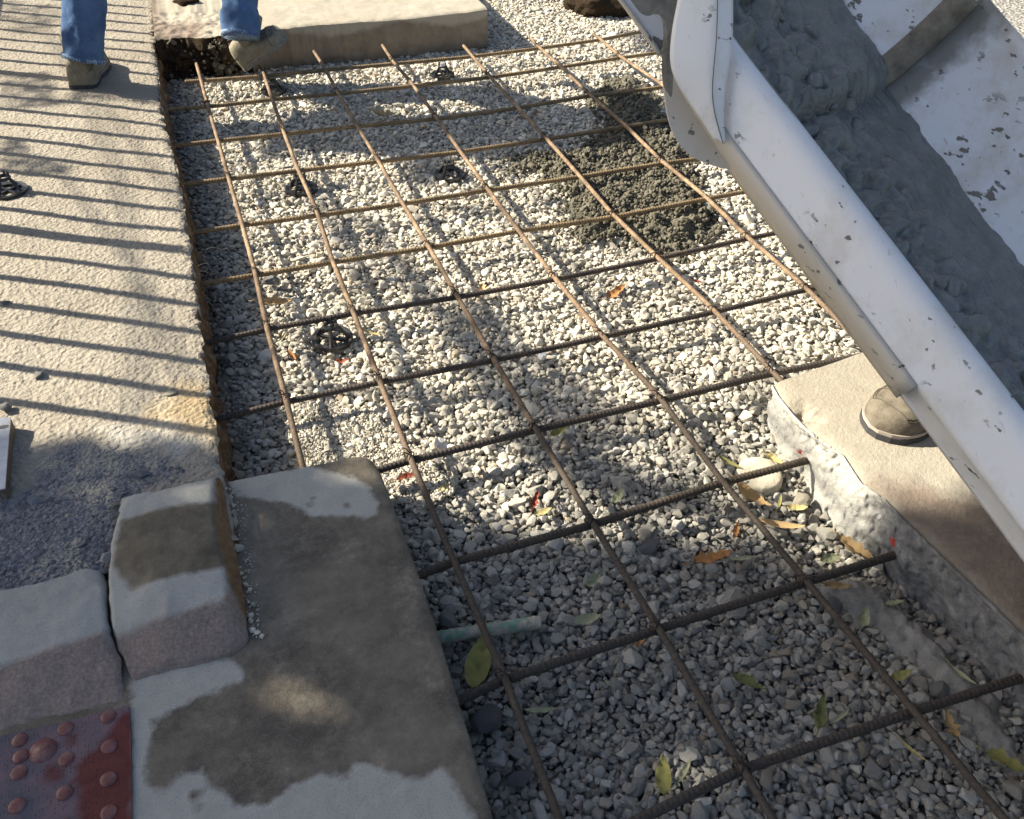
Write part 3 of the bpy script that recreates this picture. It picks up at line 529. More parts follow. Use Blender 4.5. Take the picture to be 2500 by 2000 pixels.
# ------------------------------------------------------------------ gravel
MORT = wpoly([(1480, 195), (1545, 190), (1600, 215), (1640, 290), (1680, 300), (1700, 360), (1690, 430), (1730, 500), (1745, 560), (1660, 640), (1600, 610), (1500, 580), (1420, 590), (1380, 520), (1395, 470), (1310, 418), (1250, 425), (1235, 395), (1330, 380), (1410, 372), (1470, 330), (1480, 280), (1440, 240)], ZG)
def gravel_ok(x, y, z):
    ok = x > edge_x(y) + .004
    ok &= ~((y > np.interp(x, bt[:, 0], bt[:, 1]) - .012) & (x < bt[-1][0] + .01))
    ok &= sdist(x, y, [(-3, GF[0][1])] + [tuple(q) for q in GF] + [(-3, -6)]) < -.006
    bx = np.interp(y, RTB[::-1, 1], RTB[::-1, 0]); ok &= ~((x > bx + .004) & (y < RTB[0][1] + .35 * np.clip(x - 1.4, 0, .2)))
    return ok
gp, gr, gs = [], [], []
for cell, z0, base in ((.0155, -.085, .0100), (.0142, -.0755, .0088), (.0235, -.068, .0106)):
    x, y = jitter(.1, 2.6, -3.9, 1.9, cell); ok = gravel_ok(x, y, z0); x, y = x[ok], y[ok]; nn = len(x)
    und = .006 * fbm(np.stack([x * 3, y * 3, x * 0], 1), 3, 101)
    if z0 > -.08:
        kp = np.ones(nn, bool)
        for ca, cb in ((1097, 428), (812, 828), (1081, 184), (737, 462), (668, 222)):
            c_ = P(ca, cb, ZG); dd_ = np.hypot(x - c_[0], y - c_[1]); kp &= (dd_ > .061) | ((dd_ < .034) & (RNG.uniform(0, 1, nn) < .5))
        x, y, und = x[kp], y[kp], und[kp]; nn = len(x)
    if cell > .02: kp = RNG.uniform(0, 1, nn) < .62; x, y, und = x[kp], y[kp], und[kp]; nn = len(x)
    near = np.interp(y, [-3.2, -1.5], [1.0, .96]); s = rscl(nn, base, .30, (.48, .75)) * near[:, None]; big = RNG.uniform(0, 1, nn) < .03; s[big] *= 1.25
    gp.append(np.stack([x, y, z0 + und + RNG.normal(0, .0012, nn)], 1)); gr.append(rrot(nn, .36)); gs.append(s)
x, y = jitter(1.6, 3.6, 1.9, 5, .03); gp.append(np.stack([x, y, x * 0 - .075], 1)); gr.append(rrot(len(x))); gs.append(rscl(len(x), .019))
ga = np.concatenate(gp); tn = np.interp(ga[:, 1] + .10 * vnoise(ga * 3, 44), [-3.0, -2.62, -2.25], [.44, .62, 1.0]) + RNG.normal(0, .10, len(ga)); dirt_or_shade = np.clip((ga[:, 0] - edge_x(ga[:, 1]) - .03) / .16, 0, 1) ** .7  # front stones and wall strip darkened in colour to deepen their shade
tn = np.minimum(tn, .25 + .9 * dirt_or_shade); GR = scatter('gravel', ga, np.concatenate(gr), np.concatenate(gs), ROCKS, 14, np.clip(tn, 0, 1.0)); tag(GR, 'crushed pale limestone bed lying under the steel bars', 'gravel', kind='stuff')
# finer grit where the bed is dusty, near the gutter slab
FINE = wpoly([(700, 980), (860, 980), (960, 1040), (1060, 1110), (1090, 1180), (1010, 1230), (940, 1180), (860, 1110), (740, 1130)], -.05)
x, y = jitter(.3, 1.0, -2.8, -1.9, .0062); d = sdist(x, y, FINE) + .03 * fbm(np.stack([x * 14, y * 14, x * 0], 1), 3, 7); ok = (d > 0) & gravel_ok(x, y, 0); x, y = x[ok], y[ok]
a = scatter('grit', np.stack([x, y, -.0615 + .005 * fbm(np.stack([x * 20, y * 20, x * 0], 1), 3, 8)], 1), rrot(len(x), 1), rscl(len(x), .0042, .4), ROCKS, 14); tag(a, 'fine sandy grit filling the gravel beside the gutter slab', 'grit', kind='stuff')
# asphalt chips standing proud of the patch
x, y = jitter(-.5, .3, -2.9, -2.1, .0072); d = sdist(x, y, ASPH) + .05 * fbm(np.stack([x * 9, y * 9, x * 0], 1), 4, 9); ok = (d > .012) & (x < edge_x(y) - .02); x, y = x[ok], y[ok]
s = rscl(len(x), .0046, .35, (.45, .7)); a = scatter('asphalt_chips', np.stack([x, y, np.full(len(x), ZW - .0012)], 1), rrot(len(x), .35), s, CHIPS, 6); tag(a, 'loose dark worn asphalt chippings above the low kerb stone', 'asphalt', kind='stuff')

# spilled mortar on the gravel
def mh(X, Y, d): return .036 * np.clip(d / .08, -.3, 1) + .014 * fbm(np.stack([X * 22, Y * 22, X * 0], -1), 4, 111) * np.clip(d / .02 + .5, 0, 1)
km = M('mortar_heap', .85, .25); vn = km.noise(60, 6, .7); km.col(km.ramp(vn, [(.3, (.065, .06, .044)), (.55, (.13, .12, .09)), (.8, (.19, .175, .135))])); km.bump(vn, .008)
blob_sheet('spilled_mortar', MORT, -.072, mh, .006, km.m, 'heap of damp olive grey mortar spilled on the gravel beside the chute', 'mortar', smooth=False)
x, y = jitter(1.0, 2.1, -1.9, .1, .0125); d = sdist(x, y, MORT) + .025 * fbm(np.stack([x * 22, y * 22, x * 0], 1), 4, 91); ok = (d > -.012) | ((d > -.06) & (RNG.uniform(0, 1, len(x)) < .05)); x, y, d = x[ok], y[ok], d[ok]
zz = -.067 + mh(x, y, d) + RNG.uniform(-.004, .002, len(x)); a = scatter('mortar_crumbs', np.stack([x, y, np.maximum(zz, -.064)], 1), rrot(len(x), 1.2), np.minimum(rscl(len(x), .0064, .42, (.6, 1)), .0125), CRUMBS, 8); tag(a, 'crumbly lumps of olive grey mortar scattered over the spilled heap', 'mortar', kind='stuff')

# pebbles along the kerb joint
pb = []
for a, b, s in ((574, 1283, .006), (583, 1338, .013), (580, 1345, .005), (588, 1400, .006), (586, 1385, .004), (602, 1430, .009), (609, 1440, .006), (618, 1476, .007), (612, 1503, .009), (600, 1370, .004), (617, 1540, .009), (630, 1545, .007), (613, 1516, .006), (640, 1553, .006), (570, 1235, .006), (562, 1215, .008), (556, 1196, .010), (548, 1190, .008), (566, 1205, .005), (575, 1248, .005), (607, 1470, .005), (595, 1412, .004), (600, 1395, .004)):
    pb.append((P(a, b, ZF + .003), s))
for _ in range(160):
    t = random.random(); a = 575 + 50 * t + random.gauss(0, 9); b = 1190 + 370 * t; pb.append((P(a + 4, b, ZF + .001), random.uniform(.0012, .0028)))
a = scatter('loose_pebbles', [q[0] for q in pb], rrot(len(pb), 1), [(q[1], q[1] * .8, q[1] * .7) for q in pb], ROCKS, 14); tag(a, 'line of small pebbles lying along the side of the raised kerb stone', 'pebbles', kind='stuff')

# ------------------------------------------------------------------ steel mat
INT = {(1,0):(490,193),(1,1):(506.5,256),(1,2):(531,339.5),(1,3):(557,432),(1,4):(590,545),(1,5):(623,667),(1,6):(651,798.5),(1,7):(698,975),
(2,0):(644,182),(2,1):(662,239),(2,2):(692,323),(2,3):(725,412),(2,4):(774,521),(2,5):(810,635),(2,6):(860,760),(2,7):(924,928),(2,8):(1000,1119),(2,9):(1104,1367),(2,10):(1229,1654.5),
(3,0):(791,167),(3,1):(822,224.5),(3,2):(867,304),(3,3):(919,390),(3,4):(978,493.5),(3,5):(1042,600),(3,6):(1112,721),(3,7):(1201,875),(3,8):(1303,1045),(3,9):(1443,1276.5),(3,10):(1603,1532),(3,11):(1809,1875),
(4,0):(958,152),(4,1):(1004,206),(4,2):(1062,286),(4,3):(1119,367),(4,4):(1186,460),(4,5):(1260,560),(4,6):(1349,678),(4,7):(1463,819),(4,8):(1606,974),(4,9):(1756,1175),(4,10):(1960,1418),(4,11):(2221,1736),
(5,0):(1147,135),(5,1):(1190,185.5),(5,2):(1258,260),(5,3):(1327,336),(5,4):(1409,428),(5,5):(1494,526),(5,6):(1599,628),(5,7):(1737,758),(5,8):(1878,908),
(6,0):(1310,115),(6,1):(1362,161),(6,2):(1434,231),(6,3):(1520,306),(6,4):(1612,395),(6,5):(1719,482),(6,6):(1818,579),(6,7):(1961,704),
(7,0):(1461,94),(7,1):(1510,138),(7,2):(1614,209)}
LS = {1:(480.5,160),2:(633,167),3:(767,130),4:(934,115),5:(1132,117),6:(1297,98),7:(1448,87)}
LE = {1:(745,1165),2:(1385,2060),3:(1900,2030),4:(2490,2060),5:(1912,945),6:(2120,862),7:(1760,330)}
CS = {0:(451,195.5),1:(401,263),2:(423,351),3:(445,445),4:(451,566),5:(479,689),6:(499,832),7:(516,1021),8:(905,1147),9:(990,1411),10:(1095,1716),11:(1470,2040)}
CE = {0:(1640,60),1:(1700,112),2:(1740,180),3:(1760,268),4:(1850,365),5:(1900,448),6:(1990,545),7:(2080,680),8:(2170,850),9:(1973,1121),10:(2197,1349),11:(2493,1653)}
def ribbed(path, r, pitch=.0098, ds=.0024, sides=10, amp=.17, seed=0):
    p = np.asarray(path, float); d = np.r_[0, np.cumsum(np.linalg.norm(np.diff(p, axis=0), axis=1))]; n = int(d[-1] / ds)
    t = np.linspace(0, d[-1], n); q = np.stack([np.interp(t, d, p[:, k]) for k in range(3)], 1)
    ker = np.ones(31) / 31; qq = np.stack([np.convolve(np.pad(q[:, k], 15, mode='reflect', reflect_type='odd'), ker, 'valid') for k in range(3)], 1)
    def rf(N, th):
        s = t[:, None] / pitch + .22 * np.sin(th[None] * 1 + .4); fr = s - np.floor(s); rib = np.clip(1 - np.abs(fr - .5) / .26, 0, 1)
        lon = np.maximum(np.abs(np.cos(th)) ** 14, 0)[None] * .08
        return 1 + amp * rib * (np.abs(np.sin(th)) ** .4)[None] + lon + .02 * fbm(np.stack([t * 60, t * 0 + seed, t * 0], 1), 3, 3)[:, None]
    return tube(qq, r, sides, True, rf)
ORD = ['first', 'second', 'third', 'fourth', 'fifth', 'sixth', 'seventh', 'eighth', 'ninth', 'tenth', 'eleventh', 'twelfth']
lw = {1: ' beside the soil wall, ending at the gutter slab', 2: ' passing over the nearest black spacer', 3: ' crossing the gravel centre', 4: ' running to the bottom right corner', 5: ' ending against the corner of the broken slab', 6: ' passing the spilled mortar', 7: ', shortest, going under the top of the chute'}
def wire(loc, r=.0095):
    pa = []
    for s in (1, -1):
        th = np.linspace(0, 2 * np.pi, 15); u = np.array([math.cos(.78), s * math.sin(.78), 0]); q = np.stack([u * r * 1.5 * math.cos(t) + np.array([0, 0, 1]) * r * 1.35 * math.sin(t) for t in th]); pa.append(tube(q, .0014, 5, False))
    q = np.array([[.003, .002, .014], [.008, .005, .019], [.006, .012, .023], [.013, .015, .021]]); pa.append(tube(smooth_path(q, 1), .0013, 5)); q[:, 0] *= -1; pa.append(tube(smooth_path(q, 1), .0013, 5)); return join(pa)
wme = mesh_of('tie_wire', *wire(0), MAT_WIRE)
BARS_L = {}
for i in range(1, 8):
    pts = [P(*LS[i])] + [P(*INT[k]) for k in sorted(INT) if k[0] == i] + [P(*LE[i])]; pts = np.array(pts); pts[-1] += (pts[-1] - pts[-2]) / np.linalg.norm(pts[-1] - pts[-2]) * (.45 if i in (2, 3, 4) else 0); pts[:, 2] += .0078
    pts[:, 2] += .003 * vnoise(np.stack([pts[:, 1] * 2, pts[:, 0] * 0 + i, pts[:, 0] * 0], 1), 5)
    v, f = ribbed(pts, .0066, amp=.13 if i in (1, 2, 7) else .18, seed=i); o = empty('rebar', tuple(pts[1])); b = sub(mo('bar', v, f, MAT_BAR_L), o)
    tag(o, ORD[i - 1] + ' lengthwise bar from the left' + lw[i], 'reinforcing bar', 'steel bars of the mat over the gravel')
    for k in sorted(INT):
        if k[0] == i and (k[0] + k[1]) % 2 == 0 or (k[0] == i and k[1] in (6, 7, 8, 10)):
            wq = sub(link('tie_wire', wme), o); wq.location = P(*INT[k]) + np.array([0, 0, .003]); wq.rotation_euler = (0, 0, random.choice([0, 1.57, 3.14]) + random.uniform(-.2, .2))
cw = {0: ' its left end short of the soil wall', 1: ' just in front of the farthest one', 2: ' crossing above the orange curled leaf', 3: ' over the far shaded black spacer', 4: ' reaching the soil wall above the hanging roots', 5: ' crossing the lower part of the spilled mortar', 6: ' resting on the black spacer nearest the camera', 7: ' darker, reaching the soil wall',
      8: ' leaving the rounded gutter slab corner', 9: ' ending beside the pale broken slab', 10: ' ending over the shaded slab face', 11: ' ending at the right picture edge'}
for j in range(12):
    pts = [P(*CS[j])] + [P(*INT[k]) for k in sorted(INT, key=lambda q: q[0]) if k[1] == j] + [P(*CE[j])]; pts = np.array(pts); pts[:, 2] -= .0078
    if j in (9, 10, 11): pts[-1, 2] += .004
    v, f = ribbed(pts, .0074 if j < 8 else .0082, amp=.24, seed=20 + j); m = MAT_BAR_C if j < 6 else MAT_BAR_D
    o = mo('rebar', v, f, m); o['label'] = ORD[j] + ' crosswise bar from the far end,' + cw[j]; o['category'] = 'reinforcing bar'; o['group'] = 'steel bars of the mat over the gravel'
    if j == 9: o.data.materials[0] = MAT_BAR_C

# round plastic bar supports
def chair_parts():
    out = {}
    th = np.linspace(0, 2 * np.pi, 41)
    ring = np.array([[[.055 * math.cos(t), .055 * math.sin(t), -.004], [.055 * math.cos(t), .055 * math.sin(t), .007], [.040 * math.cos(t), .040 * math.sin(t), .005], [.040 * math.cos(t), .040 * math.sin(t), -.002]] for t in th])
    f = [];  n = len(th)
    for k in range(n - 1):
        for c in range(4): f.append([k * 4 + c, k * 4 + (c + 1) % 4, (k + 1) * 4 + (c + 1) % 4, (k + 1) * 4 + c])
    out['base_ring'] = (ring.reshape(-1, 3), f)
    legs = []
    for k in range(4):
        a = k * math.pi / 2 + .4; d = np.array([math.cos(a), math.sin(a), 0]); path = [d * .046 + np.array([0, 0, .002]), d * .030 + np.array([0, 0, .020]), d * .017 + np.array([0, 0, .038])]
        v, f = tube(smooth_path(path, 1), .0052, 4); legs.append((v, f))
    out['leg'] = legs
    th = np.linspace(0, 2 * np.pi, 25); path = np.array([[.017 * math.cos(t), .017 * math.sin(t), .038] for t in th]); cr = [tube(path, .0048, 6, False)]
    for s in (-1, 1):
        for q in (-1, 1): cr.append(box((s * .013, q * .009, .044), (.004, .006, .016)))
    out['cradle'] = join(cr); cross = join([box((0, 0, .003), (.088, .009, .005)), box((0, 0, .0034), (.009, .088, .005))]); out['brace'] = cross; return out
CP = chair_parts(); CM = {k: mesh_of(k, *CP[k], MAT_PLAS, False) for k in ('base_ring', 'cradle', 'brace')}; CL = [mesh_of('leg', *q, MAT_PLAS, False) for q in CP['leg']]
def bar_support(px, py, z, label, s=1.0, rz=0, tilt=(0, 0)):
    o = empty('bar_support', tuple(P(px, py, z))); o.rotation_euler = (tilt[0], tilt[1], rz); o.scale = (s, s, s * 1.15); tag(o, label, 'plastic bar support', 'black plastic bar supports')
    for k in CM: link(k, CM[k], o)
    for m in CL: link('leg', m, o)
    return o
bar_support(1097, 428, ZG + .009, 'black plastic bar support with clear round base, in the shaded gravel by the fourth bar', 1.0, .3)
bar_support(812, 828, ZG + .009, 'black plastic bar support nearest the camera, beside the second bar with a curled yellow leaf', 1.0, .9)
bar_support(1081, 184, ZG + .009, 'black plastic bar support with white tab, standing by the farthest crosswise bars', .95, 0)
bar_support(737, 462, ZG + .009, 'black plastic bar support half lost under the second lengthwise bar in front of shade', 1.0, .5)
bar_support(668, 222, ZG + .009, 'black plastic bar support next to the red orange leaf at the far end', .95, .2)
bar_support(20, 468, ZW + .003, 'black plastic bar support lying alone on the pavement at the left edge', 1.05, .7)
wt = mo('white_tab', *box((0, 0, 0), (.019, .004, .014)), MAT_WPLAS, smooth=False); wt.location = P(1081, 158, -.005) ; tag(wt, 'small pale tab on top of the farthest clear black bar support', 'plastic tab')
wc = mo('white_cube', *box((0, 0, 0), (.014, .014, .016)), MAT_WPLAS, smooth=False); wc.location = P(1323, 869, -.048); wc.rotation_euler = (.3, .1, .4); tag(wc, 'tiny white block lying on the gravel below the crosswise bar', 'plastic block')

# green coated stub
v, f = ribbed([P(1045, 1562, -.042), P(1130, 1548, -.041), P(1320, 1519, -.038)], .0125, pitch=.016, amp=.16, sides=12); o = mo('coated_stub', v, f, MAT_GRN); tag(o, 'stub of green coated bar caked in mortar, sticking out of the gutter slab', 'coated bar')
# steel plate on the pavement
pl = empty('steel_plate', tuple(P(0, 1110, ZW))); A = [P(-120, 1023, .092), P(27, 1023, .092), P(14, 1196, .092), P(-110, 1222, .092)]
sub(mo('plate', *plate(A, (0, 0, 1), .004), MAT_STEEL, smooth=False), pl); e = [P(27, 1023, .092), P(14, 1196, .092), P(14, 1196, .066), P(27, 1023, .066)]
e[2][:2] = e[1][:2]; e[3][:2] = e[0][:2]; sub(mo('flange', *plate(e, (-1, 0, 0), .005), MAT_BAR_L, smooth=False), pl)
q = P(8, 1042, .0965); sub(mo('bolt_hole', [(q[0] + .011 * math.cos(t), q[1] + .006 * math.sin(t), q[2]) for t in np.linspace(0, 6.28, 14)[:-1]], [list(range(13))], MAT_SOLE), pl)
tag(pl, 'grey steel angle lying on the pavement at the left edge', 'steel angle')

# ------------------------------------------------------------------ single stones
def stone(px, py, z, r, mat, label, seed, flat=.6, name='stone', rz=0, stretch=1.0):
    me = rock_mesh(name, seed, mat, cuts=12, sub=3, nz=.10, sharp=.75); o = link(name, me); o.location = P(px, py, z); o.scale = (r * stretch, r, r * flat); o.rotation_euler = (random.uniform(-.2, .2), random.uniform(-.2, .2), rz); tag(o, label, 'stone'); return o
stone(1182, 1757, -0.049, .030, MAT_ST3, 'large rough purplish grey rock beside the gutter slab, below the nearest olive leaf', 101, .8, rz=.4, stretch=1.15)
stone(1088, 1512, -0.047, .020, MAT_ST1, 'pointed flat grey rock leaning near the slab edge above the green stub', 102, .6, rz=1.9, stretch=1.5)
stone(1586, 1334, -0.054, .020, MAT_ST3, 'long dark striped stone on the shaded gravel between third and fourth bars', 103, .5, rz=.3, stretch=1.8)
stone(1779, 1670, -0.051, .0150, MAT_ST2, 'whitish rounded stone standing out in the shaded gravel at bottom right', 104, .7)
stone(1955, 1222, -0.051, .020, MAT_PUCK, 'angular pale rock on grit at the foot of the broken slab', 105, .6, rz=.5, stretch=1.6)
stone(664, 684, -0.049, .021, MAT_ST1, 'big dull grey stone against the first lengthwise bar, under a crosswise bar', 106, .7, rz=-.3, stretch=1.4)
stone(95, 915, ZW + .006, .0125, MAT_ST1, 'round grey pebble lying on a shadow line of the pavement', 107, .7)
stone(12, 993, ZW + .009, .018, MAT_ST1, 'brownish stone on the pavement at the left edge above the steel angle', 108, .6)
stone(418, 957, ZW + .003, .014, MAT_PUCK, 'flat flake of pale concrete near the edge of the pavement', 109, .25, rz=.1, stretch=1.3)
stone(132, 648, ZW + .002, .010, MAT_ST2, 'thin white chip lying on the sunny pavement', 110, .25)
stone(14, 738, ZW + .003, .010, MAT_ST3, 'small dark chip on the pavement by the left edge', 111, .5)
stone(260, 1362, .078, .0125, MAT_ST2, 'bluish white pebble wedged in the joint beside the wet kerb stone', 112, .8)
stone(286, 1256, .080, .011, MAT_ST1, 'small bluish pebble at the upper corner of the wet kerb stone', 113, .7)
stone(506, 962, ZW - .004, .011, MAT_ST2, 'pale pebble perched on the broken pavement edge', 114, .8)
stone(1620, 1430, -0.055, .016, MAT_ST1, 'smooth grey stone in the shade just right of the third bar', 115, .6)
stone(1272, 1898, -0.056, .017, MAT_ST3, 'dark oblong stone near the slab edge at the bottom', 116, .6, stretch=1.5)
stone(2040, 1478, -0.053, .019, MAT_ST3, 'dark rounded stone under the fourth bar near the mortar spread', 117, .7)
stone(2290, 1680, -0.053, .020, MAT_ST1, 'chunky grey stone right of the olive leaf by the mortar spread', 118, .8)
stone(280, 1283 - 50, ZW + .005, .009, MAT_PUCK, 'tan pebble on the asphalt beside the wet kerb stone', 119, .6)
# round flat lump of old mortar
th = np.linspace(0, 2 * np.pi, 48, endpoint=False); rr = .052 * (1 + .06 * fbm(np.stack([np.cos(th) * 1.5, np.sin(th) * 1.5, th * 0], 1), 3, 5)); vv = [(0, 0, .017)]
for a, z in ((.5, .0175), (.85, .0165), (.96, .013), (1.0, .004), (1.03, -.02)): vv += [(a * r * math.cos(t), a * r * math.sin(t), z + .0008 * math.sin(3 * t + a)) for r, t in zip(rr, th)]
ff = [[0, 1 + k, 1 + (k + 1) % 48] for k in range(48)] + [[1 + r * 48 + k, 1 + (r + 1) * 48 + k, 1 + (r + 1) * 48 + (k + 1) % 48, 1 + r * 48 + (k + 1) % 48] for r in range(4) for k in range(48)]
o = mo('mortar_lump', vv, ff, MAT_PUCK); o.location = P(1852, 1165, -.064); o.rotation_euler = (.06, -.05, .3); tag(o, 'flat round tan lump of old mortar under the ninth crosswise bar', 'mortar lump')
# dark boulder at top
me = rock_mesh('rock', 131, MAT_DSOIL, cuts=9, sub=4, nz=.14, sharp=.85); o = link('rock', me); o.location = P(1500, -10, -.02); o.scale = (.34, .22, .16); o.rotation_euler = (0, 0, .35); tag(o, 'dark rough block of earthy concrete at the top edge beside the chute', 'rock')
stone(452, 5, ZS + .004, .05, MAT_DSOIL, 'dark clod of soil on the slab at the top edge, right of the standing leg', 133, .5, name='soil_clod', stretch=1.5)
# roots hanging from the soil face
for q, (pts, r) in enumerate((([(470, 655, .03), (485, 648, .02), (505, 640, .0), (515, 655, -.02), (500, 662, -.03)], .0009), ([(474, 668, .02), (495, 660, .01), (510, 668, -.01)], .0008), ([(500, 610, .02), (520, 602, .0), (540, 610, -.02), (555, 606, -.03)], .0008))):
    v, f = tube(smooth_path([P(*a) for a in pts], 3), r, 5); o = mo('root', v, f, MAT_PUCK)
    tag(o, ['looping pale root hanging out of the soil wall by the sixth crosswise bar', 'short pale root just under the looping one', 'thin pale root lying above the looping one, over shaded gravel'][q], 'root')

# ------------------------------------------------------------------ leaves
def leaf_mesh(kind, seed, m):
    r = np.random.default_rng(seed); n = 15; t = np.linspace(0, 1, n)
    if kind == 'oval': wv = .42 * np.sin(np.pi * t ** .8) ** .8
    elif kind == 'slim': wv = .17 * np.sin(np.pi * t ** .9) ** .7
    elif kind == 'lobed': wv = .34 * np.sin(np.pi * t ** .8) ** .6 * (1 + .38 * np.sin(t * 26))
    else: wv = .33 * np.sin(np.pi * t ** .7) * (1 + .22 * r.normal(size=n))
    curl = r.uniform(.35, 1.1); roll = r.uniform(.25, 1.0); v = []
    for k in range(n):
        for s in (-1, -.5, 0, .5, 1):
            x = (t[k] - .5) * 2; y = s * wv[k]; z = curl * .35 * (x * x) + roll * .9 * abs(s) ** 1.6 * wv[k] + (.05 * r.normal() if kind != 'slim' else .02 * r.normal()); v.append((x, y, z))
    f = grid_faces(n, 5).tolist(); b = len(v); st = [(-1, 0, .35 * curl), (-1.25, .05, .40 * curl + .05), (-1.5, .12, .3 * curl)]
    sv, sf = tube(st, .025, 4); v = list(v) + list(sv); f += [[i + b for i in q] for q in sf]; return mesh_of('leaf', v, f, m)
LEAVES = [(932, 282, .044, 'tan', 'lobed', .3, 'curled orange tan leaf between the third and fourth bars in the far wavy shade'), (618, 190, .026, 'orange', 'torn', 1.4, 'upright red orange leaf beside the start of the second bar'),
 (675, 742, .042, 'tan', 'torn', .4, 'crumpled brown leaf next to the first bar above the shaded strip'), (712, 872, .024, 'orange', 'lobed', 2.2, 'small bright orange leaf between first and second bars'),
 (905, 815, .034, 'yellow', 'slim', -.2, 'long curled yellow leaf beside the nearest black support'), (835, 882, .018, 'red', 'torn', .2, 'small reddish leaf below the nearest black support'),
 (1176, 712, .032, 'tan', 'lobed', 1.5, 'light orange leaf cut across by the seventh crosswise bar'), (1505, 714, .038, 'orange', 'torn', .8, 'folded brown orange leaf on the sunny gravel right of centre'),
 (1700, 690, .016, 'red', 'oval', 0, 'tiny red leaf below the spilled mortar'), (1832, 1216, .040, 'tan', 'oval', -.7, 'flat yellow orange leaf beside the fourth bar under the round mortar lump'),
 (1888, 1124, .022, 'yellow', 'oval', -.6, 'yellow leaf leaning on the round mortar lump'), (1908, 1284, .042, 'tan', 'slim', -.4, 'long light brown curled leaf pointing down towards the broken slab'),
 (1797, 1294, .020, 'orange', 'torn', 1.2, 'small orange leaf at the edge of the shade left of the fourth bar'), (1740, 1368, .040, 'orange', 'lobed', .4, 'ragged lobed orange brown leaf in the shade left of the fourth bar'),
 (2085, 1348, .036, 'tan', 'oval', -.75, 'broad tan brown leaf propped over the eleventh crosswise bar'), (1447, 1418, .020, 'pale', 'oval', .9, 'small pale green leaf in shade above the third bar crossing'),
 (1433, 1516, .024, 'pale', 'oval', .3, 'pale yellow green leaf left of the third bar in the shade'), (1168, 1617, .046, 'olive', 'oval', 1.35, 'large yellow olive leaf tucked under the second bar by the green stub'),
 (1562, 1566, .020, 'orange', 'torn', 1.2, 'small brown orange leaf just under the eleventh crosswise bar'), (1322, 1736, .026, 'pale', 'slim', 0.0, 'thin pale green leaf lying right of the large rough rock'),
 (1618, 1892, .028, 'olive', 'oval', 1.5, 'upright green leaf near the bottom, left of the pale one'), (1668, 1888, .026, 'pale', 'slim', 1.0, 'narrow pale leaf near the bottom edge by the last crossing'),
 (1832, 1672, .028, 'green', 'torn', -.5, 'dark green leaf touching the whitish rounded stone'), (2002, 1738, .030, 'green', 'torn', 1.2, 'crumpled dark green leaf above the last crosswise bar'),
 (2052, 1750, .020, 'pale', 'slim', .6, 'small pale leaf right of the crumpled dark green one'), (2221, 1832, .026, 'yellow', 'slim', -.9, 'slim yellow leaf below the last crossing of the fourth bar'),
 (2199, 1650, .018, 'olive', 'oval', .3, 'small round green leaf right of the fourth bar'), (2322, 1772, .028, 'tan', 'torn', 1.4, 'crumpled brown leaf under the end of the last crosswise bar'),
 (2350, 1652, .024, 'pale', 'slim', -1.1, 'slim pale leaf on the grey mortar spread'), (2110, 1512, .026, 'pale', 'torn', 1.1, 'whitish torn leaf below the mortar spread'),
 (2466, 1868, .034, 'olive', 'torn', -.5, 'yellow green leaf in the bottom right corner'), (1780, 1130, .028, 'olive', 'slim', -.6, 'green leaf left of the round mortar lump'),
 (1946, 1244, .020, 'yellow', 'oval', 0, 'small pale yellow leaf in front of the angular pale rock'), (1904, 1226, .018, 'olive', 'slim', 1.2, 'thin olive leaf right of the flat yellow orange one'),
 (1364, 1056, .020, 'olive', 'oval', .5, 'green leaf just below the ninth crosswise bar near the third bar'), (998, 1165, .024, 'red', 'torn', .3, 'reddish brown leaf beside the rounded slab corner'),
 (1306, 1224, .022, 'red', 'torn', 1.3, 'dark red leaf in the dappled gravel left of the third bar'), (1326, 1252, .018, 'yellow', 'oval', .4, 'small yellow leaf just below the dark red one'),
 (1508, 1212, .020, 'pale', 'oval', .9, 'pale green leaf right of the third bar on half lit gravel'), (1812, 1364, .026, 'pale', 'slim', .2, 'pale green narrow leaf right of the lobed orange brown one'),
 (2026, 1366, .022, 'pale', 'oval', .3, 'small grey green leaf left of the broad tan one'), (1085, 1190, .014, 'yellow', 'oval', .7, 'tiny yellow leaf near a bar shadow by the slab corner'),
 (2040, 1432, .030, 'tan', 'torn', .1, 'heap of crumpled brown leaf under the end of the eleventh crosswise bar'), (2185, 1470 + 4, .016, 'pale', 'torn', .1, 'pale leaf scrap on the dark hollow of the mortar spread'), (836, 705, .012, 'yellow', 'slim', .9, 'bright lime leaf tip next to the second bar crossing'),
 (690, 800 + 25, .018, 'yellow', 'slim', 1.2, 'pale yellow leaf standing between first and second bars')]
for q, (a, b, s, cname, kind, rz, lab) in enumerate(LEAVES):
    o = link('leaf', leaf_mesh(kind, q + 5, LM[cname])); o.location = P(a, b, -.044); s *= 1.18; o.scale = (s, s, s); o.rotation_euler = (random.uniform(-.25, .25), random.uniform(-.25, .25), rz - .36); tag(o, lab, 'leaf', 'fallen leaves on the gravel')

